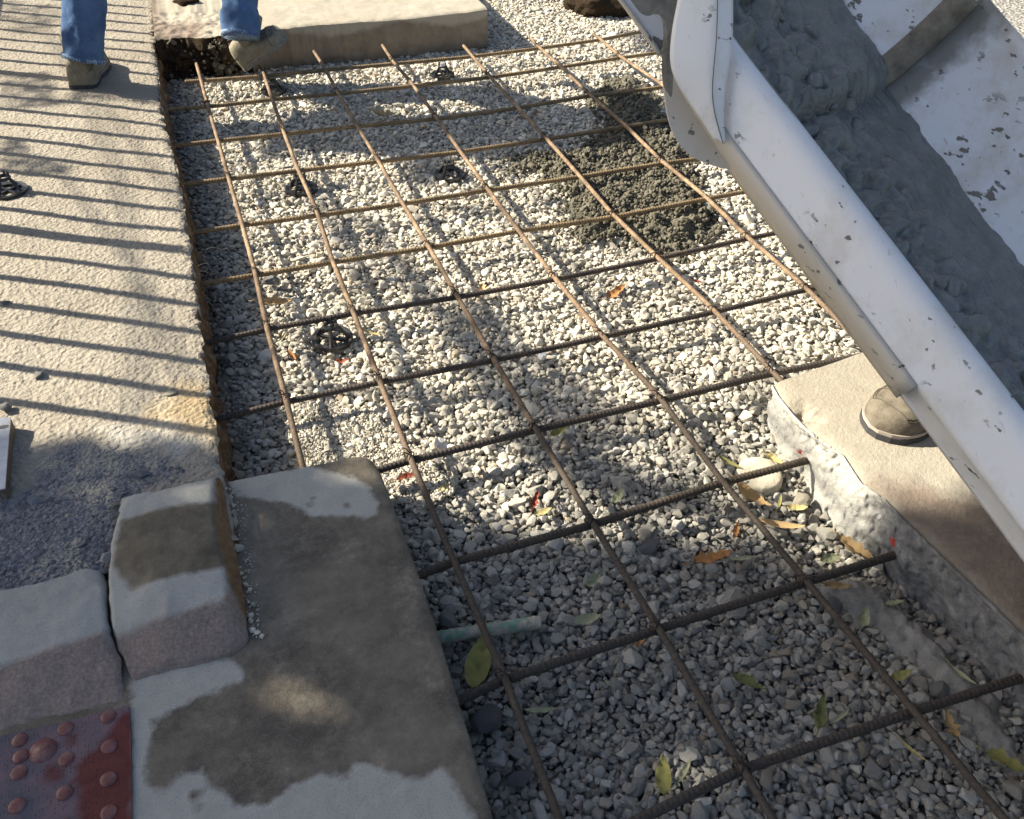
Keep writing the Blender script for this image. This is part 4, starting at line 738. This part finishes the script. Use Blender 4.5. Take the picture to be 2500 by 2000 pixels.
# ------------------------------------------------------------------ concrete chute
A = PD(1792, 104, 1.30); B = PD(2500, 1020, 1.16); e1 = (B - A) / np.linalg.norm(B - A); e2 = np.cross(e1, [0, 0, 1.]); e2 /= np.linalg.norm(e2)
if e2[0] < 0: e2 = -e2
e3 = np.cross(e2, e1); e3 = e3 if e3[2] > 0 else -e3
def CH(s, u, v): return A + e1 * s + e2 * u + e3 * v
ch = empty('concrete_chute', tuple(CH(.3, .3, -.32))); tag(ch, 'long white concrete delivery chute crossing over the gravel, splashed with mortar', 'chute')
RAD = .32
def arc(r, a0, a1, n): return [(RAD - r * math.cos(t), -r * math.sin(t)) for t in np.linspace(a0, a1, n)]
ss = np.linspace(-.02, 1.6, 60)
inner = arc(RAD - .004, 0, math.pi, 48); g = np.array([[CH(s, u, v) for u, v in inner] for s in ss]); tv, tf = sheet(g, .004); to = sub(mo('trough', tv, tf, MAT_CH_IN), ch); us_ = (tv - A) @ e2; sv_ = (tv - A) @ e1; fattr(to, 'smear', np.clip(.075 - np.abs(sv_ - .05) - .035 * np.clip((us_ - .45) / .15, 0, 1), -.3, .3))
# rim: flat flange, fold and skirt running down the outside
skp = [(.004, .001), (.0, .004), (-.012, .004), (-.022, -.001), (-.030, -.012), (-.040, -.038), (-.050, -.060), (-.052, -.066), (-.044, -.074), (-.034, -.088), (-.022, -.112), (-.016, -.128)]
skp = np.array(skp); skp = resample(smooth_path(np.c_[skp, skp[:, 0] * 0], 1), 26)[:, :2]
g = np.array([[CH(s, u, v) for u, v in skp] for s in ss]); sub(mo('rim', *sheet(g, .003), MAT_CH_OUT), ch)
# lower lip strip that stops halfway down the skirt, with a notch
sl = np.linspace(-.02, .56, 30); lp = [(-.053, -.062), (-.058, -.070), (-.056, -.086), (-.044, -.104), (-.034, -.120)]
g = np.array([[CH(s, u * (1 if s < .5 else 1) , v) for u, v in lp] for s in sl]); sub(mo('lip_strip', *sheet(g, .003), MAT_CH_TAN), ch)
# rounded end flange below the skirt
def pxd(l, d): return np.array([PD(a, b, d) for a, b in l])
fl = smooth_path(pxd([(1690, 60), (1640, 90), (1620, 140), (1617, 200), (1624, 270), (1640, 325), (1665, 362), (1700, 386), (1745, 402), (1790, 410), (1815, 400), (1760, 300), (1720, 180)], 1.345), 2)
sub(mo('end_flange', *plate(fl, e1, .005), MAT_CH_TAN, smooth=False), ch)
# guard sheet of the upper section, bending into the rim
Lc = smooth_path([PD(1662, -60, 1.25), PD(1655, 0, 1.26), PD(1640, 70, 1.275), PD(1633, 150, 1.29), PD(1650, 205, 1.30), PD(1690, 262, 1.305), PD(1728, 318, 1.305), PD(1745, 345, 1.305)], 2)
Mc = smooth_path([PD(1750, -60, 1.225), PD(1752, 0, 1.235), PD(1750, 90, 1.25), PD(1742, 170, 1.265), PD(1738, 230, 1.28), PD(1745, 280, 1.29), PD(1757, 322, 1.297), PD(1765, 350, 1.30)], 2)
Rc = smooth_path([PD(1788, -60, 1.235), PD(1790, 0, 1.245), PD(1790, 90, 1.26), PD(1780, 160, 1.27), PD(1772, 220, 1.283), PD(1770, 270, 1.292), PD(1768, 310, 1.298), PD(1772, 350, 1.302)], 2)
L_, M_, R_ = resample(Lc, 40), resample(Mc, 40), resample(Rc, 40); rowsg = []
for k in range(40): rowsg.append(resample(smooth_path([L_[k], L_[k] * .5 + M_[k] * .5 - e1 * 0 + np.array([0, 0, .004]), M_[k], M_[k] * .5 + R_[k] * .5, R_[k]], 1), 14))
vg, fg = sheet(np.array(rowsg), -.004); sub(mo('guard_sheet', vg, fg, MAT_CH_OUT), ch)
v, f = tube(resample(M_, 60) + (CAM - A) / np.linalg.norm(CAM - A) * .0003, .0006, 5); sub(mo('seam', v, f, MAT_STITCH), ch)
# caked edge left of the guard sheet and the pale side plate behind it
cp = smooth_path(pxd([(1662, -60), (1655, 0), (1640, 40), (1634, 120), (1632, 200), (1628, 230), (1616, 200), (1615, 140), (1622, 60), (1600, 15), (1560, 30), (1525, -20), (1510, -60)], 1.30), 2)
sub(mo('caked_edge', *plate(cp, e1, .012), MAT_CAKE, smooth=False), ch)
sp_ = pxd([(1440, -100), (1520, 0), (1560, 55), (1612, 130), (1640, 170), (1680, 60), (1680, -100)], 1.36); sub(mo('side_plate', *plate(sp_, -e3, .004), MAT_CH_OUT, smooth=False), ch)
v, f = tube(smooth_path(pxd([(1436, -100), (1518, 2), (1558, 57), (1612, 134)], 1.357), 1), .004, 6); sub(mo('side_edge', v, f, MAT_CH_TAN), ch)
# upper trough resting in the lower one, its thick lip
e1u = e1 * .985 + np.array([0, 0, -.10]); e1u /= np.linalg.norm(e1u); r2 = .292
def CU(s, u, v): return CH(.045, 0, 0) + e1u * s + e2 * u + e3 * v
upp = [(RAD - r2 * math.cos(t), -.004 - r2 * math.sin(t)) for t in np.linspace(.12, math.pi, 48)]
su = np.linspace(-1.1, 0, 40); g = np.array([[CU(s, u, v) for u, v in upp] for s in su]); tv, tf = sheet(g, .004); to = sub(mo('upper_trough', tv, tf, MAT_CH_IN), ch); fattr(to, 'smear', np.full(len(tv), -.08))
lipp = [[CU(s, RAD - (r2 + d) * math.cos(t), -.004 - (r2 + d) * math.sin(t)) for t in np.linspace(.12, math.pi, 70)] for s, d in ((-.046, -.001), (-.044, -.006), (-.02, -.009), (0, -.009), (.004, -.002), (.003, .010))]
lg = np.array(lipp); lg = lg + (.0016 * fbm(lg * 30, 3, 9))[..., None] * e3; sub(mo('trough_lip', *sheet(lg, .002), MAT_CAKE), ch)
# supports of the chute, out of the picture
# wet concrete: lower and upper streams
def stream(name, frame, s0, s1, h, r, ulo, label, drop=0, ns=420, nu=230, seed=0, end=False):
    uh = RAD + math.sqrt(max(r * r - h * h, 0)); S = np.linspace(s0, s1, ns); U = np.linspace(ulo, uh + .002, nu); G = np.zeros((ns, nu, 3))
    SS, UU = np.meshgrid(S, U, indexing='ij'); q = np.stack([SS, UU, SS * 0], -1)
    rough_ = np.clip((.43 + .03 * vnoise(q * 7, seed + 9) - UU) / .08, 0, 1) + .07; blob = vnoise(q * 26, seed + 1); bl2 = vnoise(q * 48, seed + 2); lump = np.sqrt(np.clip(blob, 0, 1)) * .020 + np.sqrt(np.clip(bl2, 0, 1)) * .016
    Hh = -h + rough_ * lump + .005 * fbm(q * np.array([5, 9, 1]), 4, seed + 3) + .0030 * fbm(q * np.array([34, 60, 1]), 4, seed + 4)
    edge = np.clip((UU - uh + .03) / .03, 0, 1); Hh = Hh - .0 * edge
    # keep the free edge wavy where it meets the far wall
    lim = uh - .012 * (1 + vnoise(np.stack([SS * 9, SS * 0, SS * 0], -1), seed + 6)); Hh = Hh - np.clip((UU - lim) / .02, 0, 1) ** 1.5 * .03
    if end: Hh = Hh - np.clip((SS + .03 - .0 * UU) / .05, 0, 1) ** 2 * .05
    if drop: Hh = Hh - drop * np.clip((.16 - SS) / .16, 0, 1) ** 2 * 0
    for c in range(3): G[..., c] = 0
    O = frame(0, 0, 0); d1 = frame(1, 0, 0) - O; d2 = frame(0, 1, 0) - O; d3 = frame(0, 0, 1) - O
    G = O + SS[..., None] * d1 + UU[..., None] * d2 + Hh[..., None] * d3
    return G, uh
G, uh = stream('lower', CH, .03, 1.55, .205, RAD - .004, .10, '', seed=200)
o = mo('wet_concrete', G.reshape(-1, 3), grid_faces(*G.shape[:2]), MAT_WET); tag(o, 'dark grey wet concrete sliding down the lower section of the chute', 'wet concrete', kind='stuff')
G, uh = stream('upper', CU, -1.0, .06, .165, r2 - .004, .10, '', seed=260, end=True, ns=300)
o = mo('wet_concrete', G.reshape(-1, 3), grid_faces(*G.shape[:2]), MAT_WET); tag(o, 'dark grey wet concrete pouring over the lip of the upper chute section', 'wet concrete', kind='stuff')
# coated stones half sunk in the stream
WS = bpy.data.collections.new('wet_stone')
for q in range(8): WS.objects.link(bpy.data.objects.new('wet_stone', rock_mesh('wet_stone', q * 5 + 900, MAT_WET2, cuts=8, nz=.12, sharp=.85)))
for q in WS.objects: q.data.polygons.foreach_set('use_smooth', [True] * len(q.data.polygons))
pp = []; n = 260
for _ in range(n):
    if random.random() < .45: s = random.uniform(-.6, 0.03); u = .31 + random.gauss(0, .055); pp.append(CU(s, u, -.169 + random.uniform(-.004, .004)))
    else: s = random.uniform(.05, 1.5); u = .31 + random.gauss(0, .05); pp.append(CH(s, u, -.210 + random.uniform(-.004, .005)))
o = scatter('coated_stones', pp, rrot(n, 1), rscl(n, .0125, .55, (.5, .9)), WS, 8); tag(o, 'concrete coated stones riding in the stream inside the chute', 'wet stones', kind='stuff')

# ------------------------------------------------------------------ people
def skin_body(name, joints, edges, mat, parent=None, sub_=2):
    me = bpy.data.meshes.new(name); me.from_pydata([j[0] for j in joints], edges, []); o = link(name, me, parent)
    md = o.modifiers.new('skin', 'SKIN'); md.use_smooth_shade = True
    for k, (p_, r) in enumerate(joints): me.skin_vertices[0].data[k].radius = (r, r) if not isinstance(r, tuple) else r
    me.skin_vertices[0].data[0].use_root = True; s = o.modifiers.new('sub', 'SUBSURF'); s.levels = sub_; s.render_levels = sub_; me.materials.append(mat); return o
def person(loc, feet, knees, hip, facing, label, torso_lean=(0, 0)):
    """feet, knees: left/right world points of ankles and knees; hip: world point"""
    o = empty('person', loc); tag(o, label, 'person'); f = np.array([math.cos(facing), math.sin(facing), 0]); s = np.array([-f[1], f[0], 0]); up = np.array([0, 0, 1.]); hip = np.array(hip, float)
    lean = np.array([torso_lean[0], torso_lean[1], 0]); ch_ = hip + up * .42 + lean * .8; nk = hip + up * .56 + lean; hd = nk + up * .12 + f * .03
    J = [(hip, .14)]; E = []
    def add(p, r, par): J.append((np.array(p), r)); E.append((par, len(J) - 1)); return len(J) - 1
    wst = add(hip + up * .2 + lean * .4, .125, 0); c = add(ch_, .15, wst); n_ = add(nk, .06, c); h = add(hd, .075, n_); h2 = add(hd + up * .09 + f * .012, .082, h); add(hd + up * .155, .06, h2)
    for q, sg in ((0, 1), (1, -1)):
        hj = add(hip + s * sg * .10 - up * .03, .10, 0); kn = add(knees[q], .058, hj); cf = add(np.array(knees[q]) * .6 + np.array(feet[q]) * .4, .056, kn); an = add(feet[q], .036, cf)
        sh = add(nk - up * .10 + s * sg * .19, .055, c); el = add(nk - up * .36 + s * sg * .26 + f * .06, .042, sh); wr = add(nk - up * .52 + s * sg * .2 + f * .26, .028, el); add(nk - up * .56 + s * sg * .19 + f * .34, .03, wr)
    J = [((p - np.array(loc)).tolist(), r) for p, r in J]; skin_body('body', J, E, MAT_SKIN, o, 1)
    # shirt, trunk of the trousers, cap of hair
    def loc_(p): return np.asarray(p) - np.array(loc)
    def eltube(ps, rs, n=20, flat=.72):
        rings = []
        for p, r in zip(ps, rs): rings.append([p + s * r * math.cos(t) + f * r * flat * math.sin(t) for t in np.linspace(0, 2 * np.pi, n, endpoint=False)])
        g = np.array(rings); v = g.reshape(-1, 3); fcs = []
        for i in range(len(ps) - 1):
            for j in range(n): fcs.append([i * n + j, i * n + (j + 1) % n, (i + 1) * n + (j + 1) % n, (i + 1) * n + j])
        fcs += [list(range(n))[::-1], list(range((len(ps) - 1) * n, len(ps) * n))]; return v, fcs
    v, fc = eltube([loc_(hip - up * .04), loc_(hip + up * .1 + lean * .2), loc_(hip + up * .25 + lean * .5), loc_(ch_), loc_(nk - up * .06), loc_(nk + up * .01)], [.19, .185, .19, .225, .20, .075]); parts = [(v, fc)]
    for sg in (1, -1): parts.append(tube([loc_(nk - up * .09 + s * sg * .15), loc_(nk - up * .11 + s * sg * .21), loc_(nk - up * .36 + s * sg * .265 + f * .06)], [.07, .07, .055], 12))
    mo('shirt', *join(parts), MAT_SHIRT, o); v, fc = tube([loc_(hd + up * .02 - f * .02), loc_(hd + up * .08 - f * .01), loc_(hd + up * .15), loc_(hd + up * .19)], [.085, .098, .088, .03], 16); mo('hair', v, fc, MAT_HAIR, o)
    return o, f, s
def trouser(par, hipj, knee, ankle, cuff_r, seed, hem_at, fold=.012):
    base = np.array(par.location); path = resample(smooth_path([hipj, np.array(hipj) * .5 + np.array(knee) * .5, knee, np.array(knee) * .5 + np.array(hem_at) * .5, hem_at], 2), 110) - base
    rad = np.interp(np.linspace(0, 1, 110), [0, .45, .75, 1], [.115, .092, cuff_r * .97, cuff_r]); th = np.linspace(0, 2 * np.pi, 40, endpoint=False)
    t = np.linspace(0, 1, 110)
    def rf(N, th_):
        q = np.stack([np.cos(th_)[None] * 1.3 + t[:, None] * 0, np.sin(th_)[None] * 1.3 + t[:, None] * 0, t[:, None] * 14 + th_[None] * 0], -1); return 1 + (fold / .08) * fbm(q, 3, seed) * (.4 + .8 * t[:, None] ** 2) * np.clip((1.0 - t[:, None]) / .02, .35, 1)
    v, f = tube(path, rad, 40, False, rf); jm = mo('jeans_leg', v, f, MAT_DEN, par)
    e = path[-1]; d = path[-1] - path[-6]; d /= np.linalg.norm(d); hp = np.array([e - d * .016, e - d * .012, e + d * .001, e + d * .002, e - d * .004]); hr = np.array([1.00, 1.035, 1.03, .99, .94]) * cuff_r
    def rf2(N, th_): return 1 + (fold / .08) * fbm(np.stack([np.cos(th_) * 1.3, np.sin(th_) * 1.3, th_ * 0 + 14], -1), 3, seed)[None] * .32 + .008 * np.sin(th_ * 17)[None] + np.zeros((N, 1))
    v, f = tube(hp, hr, 60, False, rf2); hm = mo('hem', v, f, MAT_HEM, jm); return jm
def boot(par, heel, toe, mats, ankle_h=.13, wd=.052, hs_=1.0, name='boot'):
    """boot built along heel -> toe (sole line in space)"""
    heel = np.array(heel, float); toe = np.array(toe, float); L = np.linalg.norm(toe - heel); ax = (toe - heel) / L; sd_ = np.cross(ax, [0, 0, 1.]); sd_ /= np.linalg.norm(sd_); upv = np.cross(sd_, ax); base = np.array(par.location)
    t = np.linspace(0, 1, 26); wv = np.interp(t, [0, .04, .12, .35, .6, .78, .9, .97, 1], [.55, .78, .86, .78, 1.0, 1.02, .82, .45, .12]) * wd
    ht = np.interp(t, [0, .05, .18, .32, .45, .62, .8, .92, 1], [.075, .095, .10, .098, .082, .066, .060, .048, .022]) * (L / .30) * hs_
    n = 22; g = []
    for k in range(26):
        ring = []
        for a in np.linspace(0, np.pi, n):
            c, s_ = math.cos(a), math.sin(a); ring.append(heel + ax * t[k] * L + sd_ * wv[k] * np.sign(c) * abs(c) ** .75 + upv * (.018 + ht[k] * s_ ** .8))
        g.append(ring)
    g = np.array(g); nz = .0022 * fbm(g * 30, 3, 7); g = g + nz[..., None] * upv; ff_ = grid_faces(26, n).tolist() + [list(range(n))[::-1], list(range(25 * n, 26 * n))]; up_ = mo(name, (g - base).reshape(-1, 3), ff_, mats[0], par)
    # sole and welt
    out = [heel + ax * t[k] * L * 1.01 + sd_ * (wv[k] + .004) for k in range(26)] + [heel + ax * t[k] * L * 1.01 - sd_ * (wv[k] + .004) for k in range(25, -1, -1)]
    out = np.array(out) - base; mo('sole', *plate(out, upv, .013), mats[1], up_, smooth=False); o2 = out + upv * .0135; cen = o2.mean(0); o2 = cen + (o2 - cen) * .985
    mo('welt', *plate(o2, upv, .008), mats[2], up_, smooth=False)
    # shaft
    sh0 = heel + ax * .075 + upv * .075 - base; sh1 = heel + ax * .068 + np.array([0, 0, ankle_h + .08]) - base; v, f = tube(smooth_path([sh0, sh0 * .5 + sh1 * .5, sh1], 1), .048, 20); mo('shaft', v, f, mats[0], up_)
    for q0, q1 in ((4, 12), (5, 12)):
        sm = [g[j][q0] + (g[j][q0] - (heel + ax * t[j] * L)) * .012 for j in range(7, 22)] + [g[22][q] + (g[22][q] - (heel + ax * t[22] * L)) * .012 for q in range(q0 + 1, n - 1 - q0)] + [g[j][n - 1 - q0] + (g[j][n - 1 - q0] - (heel + ax * t[j] * L)) * .012 for j in range(21, 6, -1)]
        v, f = tube(np.array(sm) - base, .0010, 5); mo('stitching', v, f, MAT_STITCH, up_)
    # toe cap seam and heel counter strip
    k = 19; sm = (g[k] + (g[k] - (heel + ax * t[k] * L)) * .012) - base; v, f = tube(sm, .0013, 5); mo('toe_seam', v, f, MAT_STITCH, up_)
    hs = np.array([g[j][q] + (g[j][q] - (heel + ax * t[j] * L)) * .02 for q, j in [(3, 0), (3, 1), (3, 2), (3, 4), (3, 6)]]) - base
    v, f = tube(hs, .0012, 5); mo('seam', v, f, MAT_STITCH, up_); return up_
# worker A: standing on the pavement, right boot stepping by the back slab
hl = P(202, 218, ZW + .002); ft1 = hl + np.array([.010, .02, 0]); toe1 = hl + np.array([.06, .30, 0])
hr_ = P(600, 168, .00); toe2 = P(702, 92, .125)
an1 = hl + np.array([.01, .07, .12]); an2 = hr_ + np.array([.05, .07, .15])
kn1 = hl + np.array([.15, .10, .50]); kn2 = hr_ + np.array([.09, .12, .57]); hipA = (hl + hr_) / 2 + np.array([.06, .2, 1.0]); hipA[2] = 1.02
pa, fA, sA = person(tuple(hl), [an1, an2], [kn1, kn2], hipA, 1.25, 'person in blue jeans and dusty boots stepping from the pavement towards the back slab', (-.05, .12))
trouser(pa, hipA + sA * .10, kn1, an1, .073, 5, P(204, 152, ZW + .105) + np.array([0, .02, 0]), fold=.009); trouser(pa, hipA - sA * .10, kn2, an2, .074, 9, P(590, 95, .16) + np.array([0, .02, 0]))
boot(pa, hl, toe1, (MAT_BOOT, MAT_SOLE, MAT_BOOT), .10, .060); boot(pa, hr_ , toe2, (MAT_BOOT, MAT_BOOT2, MAT_BOOT), .10, .068, hs_=1.3)
# worker B: boot on the broken slab, rest behind and beyond the chute
tb = P(2128, 1062, ZS + .002) + np.array([.0, .0, 0]); hb = tb + np.array([.31, .075, 0]); base = hb
anb = hb + np.array([-.03, -.01, .12]); knb = hb + np.array([.28, .06, .50]); hipB = hb + np.array([.42, .1, .97]); an2b = anb + np.array([.38, .35, -.0]); kn2b = an2b + np.array([.05, -.05, .42])
pb_, fB, sB = person(tuple(hb), [an2b, anb], [kn2b, knb], hipB, math.pi + .2, 'person behind the chute, only one grey suede work shoe toe visible on the broken slab', (.02, 0))
trouser(pb_, hipB - sB * .09, knb, anb, .082, 15, hb + np.array([0.0, .0, .14])); trouser(pb_, hipB + sB * .09, kn2b, an2b, .082, 18, an2b + np.array([0, 0, .0]))
boot(pb_, hb, tb, (MAT_SUEDE, MAT_SOLE, MAT_MID), .10, .066, hs_=.82, name='shoe'); boot(pb_, an2b * np.array([1, 1, 0]) + np.array([.03, 0, ZS]), an2b * np.array([1, 1, 0]) + np.array([-.27, -.05, ZS]), (MAT_SUEDE, MAT_SOLE, MAT_MID), .10, .055, name='shoe')

# ------------------------------------------------------------------ railing on the left (out of the picture, its pickets throw the shadow lines)
fo = empty('unseen_metal_railing', (-.9, 0, ZW)); tag(fo, 'unseen black metal railing with slender upright pickets along the left side of the pavement', 'railing')
FXX = -.9; pitch = .134; y0 = -1.62; H = .955
pk = mesh_of('picket', *join([tube([(0, 0, 0), (0, 0, H - ZW - .03), (0, 0, H - ZW)], [.0125, .0125, .006], 8)]), MAT_FENCE)
for q in range(42): b = link('picket', pk, fo); b.location = (0, y0 + q * pitch, 0)
post = mesh_of('post', *join([box((0, 0, .42), (.03, .03, .86)), box((0, 0, .86), (.036, .036, .012))]), MAT_FENCE, False)
for q in (6.1, 15.9, 36): b = link('post', post, fo); b.location = (0, y0 + q * pitch, 0)
for z in (.08, .36): b = mo('rail', *box((0, y0 + 2.6, z), (.02, 5.5, .03)), MAT_FENCE, fo, False)

# ------------------------------------------------------------------ unseen tree, its crown laid out to cast the wanted shade
def ssp(px, py, z): p = P(px, py, z); return (p[0] + SX * z, p[1] + SY * z)
DX = 1.1596
bd = [(-700, 1100, ZW), (0, 1078, ZW), (60, 1082, ZW), (190, 1082, ZW), (235, 1068, ZW), (270, 1092, ZW), (330, 1096, ZW), (400, 1062, ZW), (470, 1060, ZW), (545, 1100, ZW)]
SH = [ssp(*q) for q in bd] + [ssp(870, 1095, ZF), ssp(930, 1140, ZF), ssp(990, 1285, ZG), ssp(1100, 1300, ZG), ssp(1180, 1240, ZG), ssp(1290, 1300, ZG), ssp(1400, 1320, ZG), ssp(1600, 1290, ZG), ssp(1760, 1320, ZG), ssp(1880, 1330, ZG), ssp(1960, 1390, ZG), ssp(2030, 1300, 0), ssp(2070, 1230, .05), ssp(2200, 1225, ZS), ssp(2330, 1240, ZS), (2.0, -3.02), (2.12, -2.75), (2.3, -2.45), (2.55, -2.1), (3.3, -2.0), (3.3, -4.9), (-1.3, -4.9), (-1.3, -2.2)]
HOLES = [(ssp(762, 1735, ZF), .024), (ssp(740, 1712, ZF), .015), (ssp(487, 1925, ZF), .022), (ssp(770, 1590, ZF), .013), (ssp(490, 1208, .1), .022), (ssp(250, 1205, ZW), .02), (ssp(680, 1680, ZF), .014), (ssp(1680, 1900, ZG), .03), (ssp(1450, 1860, ZG), .018), (ssp(560, 1800, ZF), .012)]
def leafcloud(n, region, hfun, size, soft=.0):
    xs = np.array([q[0] for q in region]); ysq = np.array([q[1] for q in region]); out = []
    x = RNG.uniform(xs.min(), xs.max(), n); y = RNG.uniform(ysq.min(), ysq.max(), n); d = sdist(x, y, region); ok = d > size * .35 + soft * RNG.uniform(0, 1, n)
    for c, r in HOLES: ok &= np.hypot(x - c[0], y - c[1]) > r + size * .32
    x, y = x[ok], y[ok]; h = hfun(x, y); return np.stack([x - SX * h, y - SY * h, h], 1)
CL = []
CL.append((leafcloud(90000, SH, lambda x, y: 3.6 + .9 * vnoise(np.stack([x * 1.2, y * 1.2, x * 0], 1), 3) + RNG.uniform(0, 1.2, len(x)), .075), .075))
def ell(cx, cy, rx, ry, rot=0, n=14):
    return [(cx + rx * math.cos(t) * math.cos(rot) - ry * math.sin(t) * math.sin(rot), cy + rx * math.cos(t) * math.sin(rot) + ry * math.sin(t) * math.cos(rot)) for t in np.linspace(0, 2 * math.pi, n, endpoint=False)]
def pp_(l, z): return [ssp(a * DX, b * DX, z) for a, b in l]
DAP = [(pp_([(0, 155), (120, 150), (120, 205), (225, 175), (330, 190), (335, 225), (250, 215), (120, 225), (0, 235)], ZW), 900, .03, 2.6), (pp_([(0, 292), (55, 292), (80, 325), (150, 350), (160, 375), (60, 372), (0, 368)], ZW), 420, .03, 2.2),  # leaf clumps added to shade chosen patches of pavement and gravel
       (pp_([(0, 0), (120, 10), (118, 60), (40, 75), (0, 60)], ZW), 260, .03, 2.8), (pp_([(600, 250), (760, 215), (900, 258), (1120, 268), (1380, 200), (1400, 330), (1180, 350), (960, 335), (940, 395), (870, 390), (840, 335), (640, 318), (520, 335)], ZG), 9500, .045, 3.0),
       (pp_([(700, 190), (780, 205), (800, 240), (700, 245)], ZG), 160, .03, 3.0), (pp_([(1300, 60), (1400, 75), (1400, 130), (1320, 95)], ZG), 300, .04, 3.0),
       (pp_([(940, 590), (1010, 600), (1080, 680), (1200, 760), (1330, 850), (1330, 940), (1210, 1000), (1110, 960), (1010, 850), (950, 760), (900, 650)], ZG), 480, .05, 3.4), (pp_([(742, 440), (772, 438), (985, 700), (1165, 985), (1120, 1000), (940, 715)], ZG), 1300, .04, 2.6), (pp_([(610, 300), (628, 298), (720, 470), (860, 760), (930, 900), (905, 905), (830, 770), (690, 480)], ZG), 520, .03, 2.2), (pp_([(560, 790), (700, 800), (900, 815), (1150, 820), (1150, 850), (900, 850), (600, 820)], ZG), 420, .04, 3.2),
       (pp_([(1180, 940), (1350, 980), (1500, 1040), (1560, 1100), (1400, 1090), (1200, 1020)], ZG), 700, .045, 3.4), (pp_([(880, 430), (1050, 432), (1090, 445), (950, 455)], ZG), 150, .035, 3.0), 
       (pp_([(520, 395), (660, 400), (660, 415), (540, 420)], ZG), 70, .03, 3.0)]
for reg, n, sz, h0 in DAP: CL.append((leafcloud(n, reg, lambda x, y: h0 + RNG.uniform(-.25, .25, len(x)), sz), sz))
V, Fc = [], []; off = 0
for pts, sz in CL:
    n = len(pts); yaw = RNG.uniform(0, 6.28, n); pit = RNG.normal(0, .7, n); a = np.stack([np.cos(yaw), np.sin(yaw), np.sin(pit) * .5], 1); a /= np.linalg.norm(a, axis=1)[:, None]; b = np.cross(a, np.stack([RNG.normal(0, .5, n), RNG.normal(0, .5, n), np.ones(n)], 1)); b /= np.linalg.norm(b, axis=1)[:, None]
    s = sz * RNG.uniform(.7, 1.25, n)[:, None]; quad = np.stack([pts - a * s * .6, pts + b * s * .36, pts + a * s * .6, pts - b * s * .36], 1); V.append(quad.reshape(-1, 3)); i = np.arange(n)[:, None] * 4 + off; Fc.append(i + np.arange(4)[None]); off += n * 4
shade_tree = empty('shade_tree', (-4.1, -.9, -.05)); tag(shade_tree, 'unseen leafy tree standing left of the pavement, its crown shaped to shade the foreground', 'shade_tree')
cr = sub(mo('shade_crown', np.concatenate(V), np.concatenate(Fc), MAT_FOL, smooth=False), shade_tree)
tp = smooth_path([(-4.1, -.9, -.1), (-4.05, -.85, 1.2), (-4.0, -.8, 2.4), (-3.9, -.7, 3.5)], 2); v, f = tube(tp, np.linspace(.15, .09, len(tp)), 12); sub(mo('unseen_trunk', v, f, MAT_BARK), shade_tree)
for q in range(18):
    h = random.uniform(3.8, 4.8); xs_, ys_ = random.uniform(0, 2.8), random.uniform(-4.4, -2.9); e_ = np.array([xs_ - SX * h, ys_ - SY * h, h]); st = np.array([-3.92, -.72, random.uniform(2.9, 3.5)])
    v, f = tube(smooth_path([st, st * .55 + e_ * .45 + np.array([0, 0, .15]), e_], 2), .022, 6); sub(mo('unseen_branch', v, f, MAT_BARK), shade_tree)
for reg, n, sz, h0 in DAP:  # thin branches added to carry the shading clumps
    c = np.mean(np.array(reg), 0); e_ = np.array([c[0] - SX * h0, c[1] - SY * h0, h0 + .05]); h = 4.2; st = np.array([min(c[0] + .3, 2.2) - SX * h, -3.0 - SY * h, h]); md_ = st * .5 + e_ * .5 + np.array([.08, -.05, .12])
    path = smooth_path([st, md_, e_], 2); v, f = tube(path, np.linspace(.011, .004, len(path)), 5); sub(mo('unseen_branch', v, f, MAT_BARK), shade_tree)
